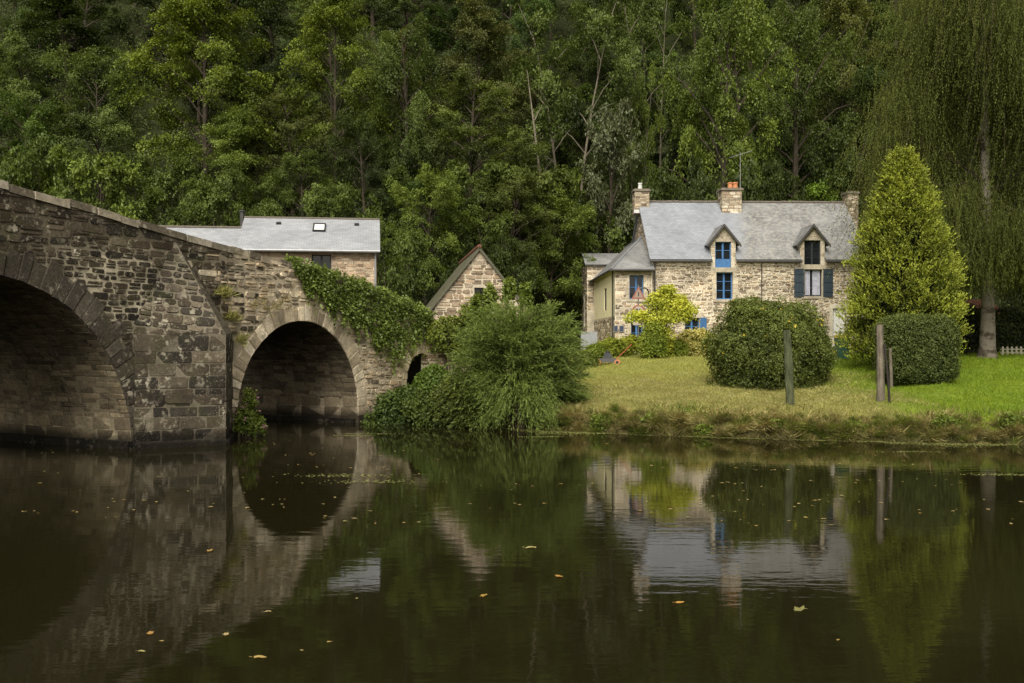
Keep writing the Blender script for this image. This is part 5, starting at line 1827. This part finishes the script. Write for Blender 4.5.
grass('straw', 'loose pale straw left lying on the mown bank', 42000, (1.0, 12), (27, 35), .17, M['straw'], 96,
      lambda X, Y, r: clear(X, Y) & (r.uniform(0, 1, len(X)) < dry_mask(X, Y)) & (np.sin(X * 2.1 + 1.5 * np.sin(Y * 1.1)) * np.sin(Y * 3.1 + X) + .5 * np.sin(X * 6 + Y * 5) > .15 + .3 * r.normal(size=len(X))), .5, 3.5, .06)


def bank_clumps():
    r = np.random.default_rng(201)
    n, k = 620, 190
    X = r.uniform(-1, 24, n); t = np.abs(r.uniform(-.02, .95, n)) ** 1.25
    Y = np.interp(X, BX, BY) + np.nan_to_num(t, nan=.1)
    Z = zground(X, Y)
    size = r.uniform(.2, .48, n) * (1.15 - .6 * np.clip(t, 0, 1.2))
    ctint = .42 + r.normal(size=n) * .17
    for nm, lab, m, sel in (('bank_tussocks', 'straw-coloured grass tussocks hanging down the river bank', M['grass_bank'], r.uniform(0, 1, n) < .6), ('bank_green_tussocks', 'green grass tussocks growing along the river bank', M['bank_green'], None)):
        if sel is None: sel = ~prev
        prev = sel
        L = Leaves()
        q = np.repeat(np.nonzero(sel)[0], k)
        a = r.uniform(0, 6.283, len(q)); le = np.abs(r.normal(size=len(q))) * .75
        Dv = unit(np.stack([np.cos(a) * le, np.sin(a) * le - .35, np.ones(len(q)) * .8], 1))
        ln = size[q] * r.uniform(.5, 1.15, len(q))
        B0 = np.stack([X[q], Y[q], Z[q] - .02], 1) + r.normal(size=(len(q), 3)) * np.array([.06, .05, .01])
        L.add(B0 + Dv * ln[:, None] * .25, unit(np.cross(Dv, r.normal(size=Dv.shape))), ln * .55, ctint[q] - .18, .055, T=Dv)
        D2 = unit(Dv + np.array([0, -.25, -.55 * 1.0]) * (ln / .4)[:, None])
        L.add(B0 + Dv * ln[:, None] * .5 + D2 * ln[:, None] * .2, unit(np.cross(D2, r.normal(size=Dv.shape))), ln * .5, ctint[q] + .1 + r.normal(size=len(q)) * .1, .05, T=D2)
        o = L.build(nm, m)
        tag(o, lab, 'grass', None, 'stuff')


bank_clumps()


def weed_strip():
    r = np.random.default_rng(97)
    n = 26000
    X = r.uniform(-5, 26, n); Y = np.interp(X, BX, BY) - .12 - np.abs(r.normal(size=n)) * (.10 + .22 * np.clip(np.sin(X * 1.3) + np.sin(X * .53 + 1), 0, 2))
    Y = Y + .1
    P = np.stack([X, Y, r.uniform(.004, .014, n)], 1)
    N = unit(np.array([0, 0, 1.0]) + r.normal(size=(n, 3)) * .12)
    L = Leaves(); L.add(P, N, .05, .4 + .3 * r.normal(size=n), .7, rng=r)
    # small rafts further out
    for (px, py, s) in ((352, 436, .35), (368, 434, .5), (345, 476, .5), (375, 482, .5), (545, 437, .4), (1000, 475, .4), (910, 452, .4)):
        D = EYE * F / (py - HOR); c = at(px, py, D); m_ = 160
        Q = np.stack([c.x + r.normal(size=m_) * s, c.y + r.normal(size=m_) * s * .22, r.uniform(.004, .012, m_)], 1)
        L.add(Q, unit(np.array([0, 0, 1.0]) + r.normal(size=(m_, 3)) * .1), .05, .5 + .2 * r.normal(size=m_), .7, rng=r)
    o = L.build('floating_weed', M['weed'])
    tag(o, 'pale green weed and scum floating along the foot of the bank', 'water weed', None, 'stuff')


weed_strip()


# ------------------------------------------------------------------ floating leaves
def leaf_shape(seed):
    r = random.Random(seed)
    mb_ = MB()
    n = 10
    rim = []
    for k in range(n):
        a = 2 * math.pi * k / n
        rr = (.5 if k % 2 == 0 else .36) * r.uniform(.8, 1.15)
        rim.append((rr * math.cos(a) * 1.25, rr * math.sin(a) * .8, r.uniform(.0, .10)))
    c = (0, 0, .02)
    for k in range(n): mb_.face([c, rim[k], rim[(k + 1) % n]])
    mb_.tube([(-.6, 0, .05), (-.85, .06, .08)], [.02, .012], 4)
    me = bpy.data.meshes.new('floating_leaf')
    me.from_pydata(mb_.v, [], mb_.f)
    a = me.attributes.new('tint', 'FLOAT', 'FACE'); a.data.foreach_set('value', [r.uniform(.3, .7)] * len(mb_.f))
    me.materials.append(M['fallen']); me.update()
    return me


LM = [leaf_shape(k) for k in range(5)]


def float_leaf(x, y, s, col, label, group=None, k=0):
    o = link('floating_leaf', LM[k % 5])
    o.location = (x, y, .006); o.scale = (s, s, s); o.rotation_euler = (0, 0, (x * 13 + y * 7) % 6.28)
    o.color = (*col, 1)
    tag(o, label, 'leaf', group)


def wp(px, py):
    D = EYE * F / (py - HOR); return (px - 512) * D / F, D


for k, (px, py, s, c, lab) in enumerate([
    (150, 634, .085, (1.1, .75, .4), 'orange-brown leaf floating near the bottom left of the water'),
    (484, 596, .10, (1.1, .85, .35), 'yellow leaf floating alone on the dark water in the lower middle'),
    (800, 610, .17, (.7, .8, .5), 'large greenish leaf floating in the lower right under the cottage reflection'),
    (680, 603, .10, (1.3, .85, .35), 'bright orange leaf floating below the reflection of the cottage chimney'),
    (260, 658, .11, (1.2, 1.0, .6), 'pale leaf floating near the bottom edge below the pier reflection'),
    (559, 577, .11, (1.2, .8, .35), 'tan leaf floating in the middle of the dark green reflection'),
    (531, 548, .14, (1.2, 1.2, .9), 'whitish leaf floating left of the yellow wall reflection'),
    (210, 551, .11, (1.2, .9, .5), 'tan leaf floating on the pier reflection'),
]):
    x, y = wp(px, py); float_leaf(x, y, s, c, lab, None, k)
rr_ = random.Random(8)
cnt = 0
while cnt < 275:
    py = 436 + 90 * rr_.random() ** 1.5 if rr_.random() < .96 else rr_.uniform(500, 680)
    px = rr_.uniform(0, 1024) if rr_.random() < .5 else (rr_.gauss(310, 60) if rr_.random() < .4 else rr_.gauss(800, 130))
    if not 0 < px < 1024: continue
    if px < 240 and py < 452: continue
    x, y = wp(px, py)
    if cnt % 5 and rr_.random() < .75 and 'last' in globals():
        x, y = last[0] + rr_.gauss(0, .45), last[1] + rr_.gauss(0, .35)
    else: last = (x, y)
    if bank_t(x, y) > -.4: continue
    float_leaf(x, y, rr_.uniform(.028, .08), rr_.choice([(1.1, 1.0, .7), (1.2, 1.1, .9), (1.0, .85, .5), (.9, .95, .65)]),
               'small pale fallen leaf drifting on the dark river', 'small fallen leaves drifting on the river', cnt)
    cnt += 1


# ------------------------------------------------------------------ garden things
def post(X, Y, h, r0, lean, mat, label, seed):
    root_z = zg(X, Y)
    m_ = MB(); r = random.Random(seed)
    pts, rad = [], []
    for k in range(9):
        f = k / 8
        pts.append((lean * f + r.uniform(-.008, .008), r.uniform(-.008, .008), -.3 + (h + .3) * f)); rad.append(r0 * (1.08 - .18 * f) * r.uniform(.94, 1.06))
    m_.tube(pts, rad, 9)
    o = m_.build('wooden_post', mat); o.location = (X, Y, root_z)
    tag(o, label, 'post', 'wooden posts along the bank')
    return o


p1 = at(791, 405, 29.3); post(p1.x, 29.3, 2.2, .125, -.12, M['wood_green'], 'thick greenish weathered post standing in front of the flowering bush', 1)
p2 = at(881, 402, 29.4); post(p2.x, 29.4, 2.26, .115, -.03, M['wood'], 'grey weathered post left of the square hedge with an iron bar against it', 2)
p3 = at(892, 382, 32.2); post(p3.x, 32.2, 1.3, .05, -.05, M['wood'], 'thin short stake against the left side of the square hedge', 3)
ib = MB(); ib.tube([(p2.x + .05, 29.26, zg(p2.x, 29.2) + 1.72), (p2.x + .10, 29.16, zg(p2.x, 29.1) + .9), (p2.x + .15, 29.1, zg(p2.x, 29.0) - .1)], [.03, .034, .034], 6)
ibo = ib.build('iron_bar', M['iron']); tag(ibo, 'dark rusty iron bar leaning on the grey weathered post', 'bar')

# garden plants
leafy_bush('yellow_shrub', 'tall loose shrub with yellow leaves in front of the cottage corner', 6.45, 44.0,
           [((0, 0, .9), (.75, .6, .95)), ((.35, 0, 1.9), (1.1, .7, .55)), ((.1, 0, 2.5), (.75, .5, .45)), ((1.0, -.1, 2.1), (.7, .5, .5)), ((-.9, 0, 1.85), (.65, .45, .25)), ((.9, 0, 2.55), (.5, .4, .3)), ((.4, 0, 3.0), (.5, .4, .3))], 1900, .12, M['leaf_yellow'], 101, 3.5, .4, None, None, 'shrub', .2, 8, .19, .8)
leafy_bush('green_shrub', 'green upright shrub at the foot of the tall yellow-leaved shrub', 6.2, 43.6, [((0, 0, .75), (.65, .5, .95))], 900, .1, M['leaf_lime'], 102, 3.5, .35, None, None, 'shrub', .3, 8, .16, .8, (1.1, 1.1, 1.0))
leafy_bush('golden_shrub', 'rounded golden variegated shrub beneath the blue ground-floor window', 8.35, 45.8, [((0, 0, .55), (1.05, .7, .72)), ((.5, 0, .5), (.7, .6, .62))], 1500, .11, M['leaf_gold'], 103, 4.0, .42, None, None, 'shrub', .5, 8, .15, .7)
for k, (px, D, rx, h, mat, col, lab) in enumerate([
    (597, 43.5, .55, .7, 'leaf_lime', (.8, .85, .8), 'low green plant clump at the left end of the cottage flower bed'),
    (612, 45.5, .8, .9, 'leaf_lime', (1.1, 1.05, .8), 'light green plant clump behind the lawn mower'),
    (632, 46.5, .8, .95, 'leaf_lime', (1.3, 1.15, .7), 'yellow-green plant clump under the road signs'),
    (655, 46.8, .8, .8, 'leaf_yellow', (.7, .75, .9), 'leafy yellow-green clump behind the tall yellow shrub'),
    (676, 44.8, .55, .8, 'leaf_lime', (1.0, 1.0, .9), 'green clump left of the golden variegated shrub'),
    (586, 40.0, .5, .65, 'leaf_bush', (1.2, 1.2, 1.0), 'small pale bush touching the right side of the large feathery bush'),
]):
    p = at(px, 341, D)
    leafy_bush('garden_plant', lab, p.x, D, [((0, 0, h * .42), (rx, rx * .7, h * .6))], 420, .11, M[mat], 110 + k, 4, .4, None, 'plants in the cottage flower bed', 'plant', .35, 8, .15, .8, col, False)


def build_mower():
    p = at(608, 364, 40.5)
    root = empty('lawn_mower', (p.x, 40.5, zg(p.x, 40.5)), R_(-8)); root.scale = (.9, .9, .9)
    tag(root, 'orange and black lawn mower left on the grass beside the large feathery bush', 'lawn mower')
    b = MB()
    b.hexa([(-.42, -.26, .12), (.42, -.26, .12), (.42, .26, .12), (-.42, .26, .12), (-.36, -.22, .30), (.36, -.22, .30), (.36, .22, .30), (-.36, .22, .30)])
    b.build('deck', mat_plain('mower_charcoal', (.045, .042, .04), .5, .2, 8), root)
    e = MB()
    e.hexa([(-.2, -.18, .305), (.2, -.18, .305), (.2, .18, .305), (-.2, .18, .305), (-.15, -.14, .55), (.14, -.14, .52), (.14, .14, .52), (-.15, .14, .55)])
    e.tube([(-.02, 0, .5), (-.02, 0, .62)], [.12, .09], 10)
    e.build('engine', mat_plain('mower_black', (.02, .022, .025), .45, .2, 8), root)
    for x in (-.42, .42):
        for y in (-.29, .29):
            w_ = MB(); w_.tube([(x, y - .035, .12), (x, y + .035, .12)], [.125, .125], 14)
            wo = w_.build('wheel', M['terracotta'], root)
            h_ = MB(); h_.tube([(x, y - .04, .12), (x, y + .04, .12)], [.07, .07], 10); h_.build('hub', M['darkframe'], wo)
    hd = MB()
    for y in (-.2, .2): hd.tube([(.36, y, .25), (.75, y, .62), (1.05, y, .92)], [.018, .018, .018], 6)
    hd.tube([(1.05, -.2, .92), (1.05, .2, .92)], [.018, .018], 6); hd.tube([(.75, -.2, .62), (.75, .2, .62)], [.014, .014], 6)
    hd.build('handle', mat_plain('mower_handle_red', (.42, .10, .05), .5, .2, 8), root)


build_mower()


def disc(mb_, c, r, y, n=28, col=None):
    mb_.face([(c[0] + r * math.cos(2 * math.pi * k / n), y, c[1] + r * math.sin(2 * math.pi * k / n)) for k in range(n)], col)


def build_sign():
    p = at(638.5, 352, 46)
    z0 = zg(p.x, 46)
    root = empty('road_sign', (p.x, 46, z0))
    tag(root, 'road sign pole with a red bordered triangle above a red bordered round sign', 'road sign')
    H = (at(0, 285, 46).z - z0)
    t = MB(); t.tube([(0, .04, -.2), (0, .04, H)], [.03, .03], 8); t.build('pole', M['metal'], root)
    red = mat_plain('sign_red', (.28, .11, .075), .5, .15, 8); wht = mat_plain('sign_white', (.40, .35, .30), .5, .12, 8); blk = M['darkframe']
    tz0, tz1 = at(0, 299, 46).z - z0, at(0, 286.5, 46).z - z0
    tri = MB()
    def trip(s, y):
        c = (tz0 * 2 + tz1) / 3; h = (tz1 - tz0) * s; w_ = .33 * s
        return [(-w_, y, c - h / 3), (w_, y, c - h / 3), (0, y, c + 2 * h / 3)]
    a, b = trip(1, -.012), trip(1, .0)
    tri.face(a); tri.face(b[::-1])
    for k in range(3): tri.face([a[k], b[k], b[(k + 1) % 3], a[(k + 1) % 3]])
    to = tri.build('warning_triangle', red, root)
    f = MB(); f.face(trip(.68, -.016)); f.build('sign_face', mat_plain('sign_faded', (.30, .22, .17), .6, .2, 8), to)
    g = MB(); c = (tz0 * 2 + tz1) / 3; g.box((-.025, -.020, c - .06), (.025, -.018, c + .13)); g.build('sign_symbol', blk, to)
    cz = at(0, 311, 46).z - z0
    ds = MB()
    n = 28; r_ = .30
    ds.tube([(0, 0, cz), (0, -.014, cz)], [r_, r_], n)
    do = ds.build('round_sign', red, root)
    f = MB(); disc(f, (0, cz), r_ * .72, -.018); f.build('sign_face', wht, do)
    g = MB(); g.box((-.13, -.022, cz - .11), (-.03, -.020, cz + .11)); g.box((.03, -.022, cz - .11), (.13, -.020, cz + .11)); g.build('sign_symbol', blk, do)
    pl = MB(); zc = at(0, 323, 46).z - z0; pl.box((-.26, -.012, zc - .1), (.26, 0, zc + .1)); pl.build('plate', wht, root)
    # hooked pipe
    p = at(648.5, 340, 47.5); z0 = zg(p.x, 47.5)
    root = empty('hooked_pole', (p.x, 47.5, z0))
    t = MB(); h = at(0, 288, 47.5).z - z0
    t.tube([(0, 0, -.2), (0, 0, h - .2), (-.06, 0, h - .05), (-.18, 0, h), (-.34, 0, h)], [.03, .03, .03, .03, .03], 8)
    t.build('pole', M['iron'], root)
    la = MB(); la.hexa([(-.52, -.07, h - .05), (-.3, -.07, h - .03), (-.3, .07, h - .03), (-.52, .07, h - .05), (-.52, -.05, h + .02), (-.3, -.05, h + .04), (-.3, .05, h + .04), (-.52, .05, h + .02)])
    la.build('lamp_head', M['gutter'], root)
    tag(root, 'thin dark hooked lamp pole right of the road signs against the cottage wall', 'lamp post')


build_sign()


def local_plate(name, label, u0, u1, v0, v1, y, mat, border, cat):
    c = cottage.matrix_world if False else None
    a = R_(1.5); ca, sa = math.cos(a), math.sin(a)
    um = (u0 + u1) / 2
    loc = Vector((7.06 + um * ca - y * sa, 50.2 + um * sa + y * ca, 2.08 + v0))
    root = empty(name, loc, a)
    w_, h = (u1 - u0) / 2, v1 - v0
    m_ = MB(); m_.box((-w_, -.02, 0), (w_, 0, h)); m_.build('panel', mat, root)
    b = MB()
    for q in (((-w_, -.028, 0), (w_, -.0202, .03)), ((-w_, -.028, h - .03), (w_, -.0202, h)), ((-w_, -.028, .03), (-w_ + .03, -.0202, h - .03)), ((w_ - .03, -.028, .03), (w_, -.0202, h - .03))): b.box(*q)
    b.build('border', border, root)
    tag(root, label, cat)


signblue = mat_plain('enamel_blue', (.05, .06, .10), .4, .15, 8)
local_plate('wall_plaque', 'small dark plaque on the lean-to stone wall, the left one of two', -1.98, -1.76, 1.1, 1.42, -.262, signblue, M['metal'], 'plaque')
local_plate('wall_plaque', 'small dark plaque on the lean-to stone wall, the right one of two', -1.70, -1.46, 1.1, 1.42, -.262, signblue, M['metal'], 'plaque')

# pale board left of the cottage
p = at(589, 334, 46); z0 = zg(p.x, 46)
root = empty('notice_board', (p.x, 46, z0)); tag(root, 'pale notice board on posts between the feathery bush and the cottage', 'notice board')
m_ = MB(); m_.box((-.38, -.02, .35), (.38, .02, 1.15)); m_.build('board', M['zinc'], root)
for x in (-.34, .34):
    m_ = MB(); m_.tube([(x, .05, -.1), (x, .05, 1.2)], [.03, .03], 6); m_.build('leg', M['metal'], root)

# green garden bin with a yellow lid
p = at(842, 362, 41); z0 = zg(p.x, 41)
root = empty('garden_bin', (p.x, 41, z0)); tag(root, 'green bin with yellow lid between the flowering bush and the conifer', 'bin')
m_ = MB(); m_.hexa([(-.2, -.2, .06), (.2, -.2, .06), (.2, .2, .06), (-.2, .2, .06), (-.25, -.25, .92), (.25, -.25, .92), (.25, .25, .92), (-.25, .25, .92)])
m_.build('body', mat_plain('bin_green', (.035, .085, .05), .5, .2, 6), root)
m_ = MB(); m_.hexa([(-.27, -.28, .925), (.27, -.28, .925), (.27, .27, .925), (-.27, .27, .925), (-.24, -.24, .99), (.24, -.24, .99), (.24, .25, 1.04), (-.24, .25, 1.04)])
m_.build('lid', mat_plain('bin_yellow', (.42, .32, .06), .5, .2, 6), root)
for x in (-.2, .2):
    m_ = MB(); m_.tube([(x, .2, .09), (x + .03, .2, .09)], [.09, .09], 10); m_.build('wheel', M['darkframe'], root)

# background hedge, fence and shed behind the birch
leafy_bush('boundary_hedge', 'dark boundary hedge behind the birch trunk', 20.6, 45.5, [((-2.2, 0, 1.0), (1.6, .7, 1.25)), ((0, 0, 1.0), (1.7, .7, 1.3)), ((2.2, 0, 1.0), (1.7, .7, 1.25)), ((4.4, 0, 1.0), (1.7, .7, 1.3))], 4200, .1, M['leaf_hedge'], 121, 2.5, .15, None, None, 'hedge', .5, 9, .16, .7, (.55, .55, .55))
fr = empty('picket_fence', (21.6, 43.9, zg(21.6, 43.9))); tag(fr, 'low pale picket fence on the lawn right of the birch trunk', 'fence')
for k in range(13):
    m_ = MB(); x = k * .2
    m_.hexa([(x, -.012, -.05), (x + .09, -.012, -.05), (x + .09, .012, -.05), (x, .012, -.05), (x, -.012, .34), (x + .09, -.012, .34), (x + .09, .012, .34), (x, .012, .34)])
    m_.face([(x, -.012, .34), (x + .09, -.012, .34), (x + .045, -.012, .4)]); m_.face([(x, .012, .34), (x + .09, .012, .34), (x + .045, .012, .4)])
    m_.build('picket', M['fence'], fr)
m_ = MB(); m_.box((-.05, .014, .08), (2.6, .035, .13)); m_.box((-.05, .014, .24), (2.6, .035, .29)); m_.build('rail', M['fence'], fr)

sh = empty('garden_shed', (22.0, 48.2, zg(22, 48.2))); tag(sh, 'small shed with a reddish roof half hidden behind the birch trunk', 'shed')
m_ = MB(); m_.box((-1.5, 0, -.2), (1.5, 2.2, 2.0)); m_.build('wall', M['wood'], sh)
m_ = MB(); m_.slab([(-1.7, -.3, 1.95), (1.7, -.3, 1.95), (1.7, 1.1, 2.7), (-1.7, 1.1, 2.7)], .06); m_.slab([(-1.7, 1.1, 2.7), (1.7, 1.1, 2.7), (1.7, 2.5, 1.95), (-1.7, 2.5, 1.95)], .06)
m_.build('roof', M['redridge'], sh)
m_ = MB(); m_.box((-.9, -.05, -.1), (-.1, -.004, 1.75)); m_.build('door', M['gutter'], sh)

# hillside trees on the right behind the birch already come from the rows; one dark yew beside the cottage end
p = at(935, 200, 56)
tree('dark0', 23.5, 57, 12, 3.6, G['dk'], 'dark tree directly behind the weeping birch', 'dark trees behind the birch')
tree('round0', 29.5, 54, 12, 4.0, G['dk'], 'dark tree at the right edge behind the weeping birch', 'dark trees behind the birch')
tree('round2', 27.5, 48, 10, 3.4, G['ol'], 'olive tree at the right edge of the lawn behind the picket fence', 'dark trees behind the birch')

# ------------------------------------------------------------------ light, world, camera
EL, AZ = 47.0, 191.0     # sun high behind the camera, from the left
wd = bpy.data.worlds.new('World'); SC.world = wd; wd.use_nodes = True
nt = wd.node_tree
bg = nt.nodes['Background']
sky = nt.nodes.new('ShaderNodeTexSky'); sky.sky_type = 'NISHITA'; sky.sun_disc = False
sky.sun_elevation = R_(EL); sky.sun_rotation = R_(AZ); sky.air_density = 1.0; sky.dust_density = 3.0; sky.ozone_density = 1.0
hs = nt.nodes.new('ShaderNodeHueSaturation'); hs.inputs['Saturation'].default_value = .15
lk(nt, sky.outputs[0], hs.inputs['Color'])
wm = mixc(nt, 1.0, hs.outputs[0], (1.06, 1.0, .88), 'MULTIPLY')
lk(nt, wm, bg.inputs['Color'])
bg.inputs['Strength'].default_value = 0.15
sl = bpy.data.lights.new('sun', 'SUN'); sl.energy = 4.5; sl.angle = R_(45); sl.color = (1.0, .955, .87)
so = bpy.data.objects.new('sun', sl); COL.objects.link(so)
dv = Vector((math.sin(R_(AZ)) * math.cos(R_(EL)), math.cos(R_(AZ)) * math.cos(R_(EL)), math.sin(R_(EL))))
so.rotation_euler = dv.to_track_quat('Z', 'Y').to_euler(); so.location = (0, 0, 60)

cam = bpy.data.cameras.new('camera'); co = bpy.data.objects.new('camera', cam); COL.objects.link(co)
co.location = (0, 0, EYE); co.rotation_euler = (R_(90), 0, 0)
cam.lens = 35.0; cam.sensor_width = 36.0; cam.clip_end = 2000; cam.clip_start = .1
SC.camera = co
SC.view_settings.view_transform = 'Standard'; SC.view_settings.look = 'None'; SC.view_settings.exposure = 0; SC.view_settings.gamma = 1
cy = SC.cycles
cy.max_bounces = 6; cy.diffuse_bounces = 3; cy.glossy_bounces = 3; cy.transmission_bounces = 3; cy.transparent_max_bounces = 4
cy.caustics_reflective = False; cy.caustics_refractive = False
cy.sample_clamp_indirect = 3.0
cy.use_denoising = True
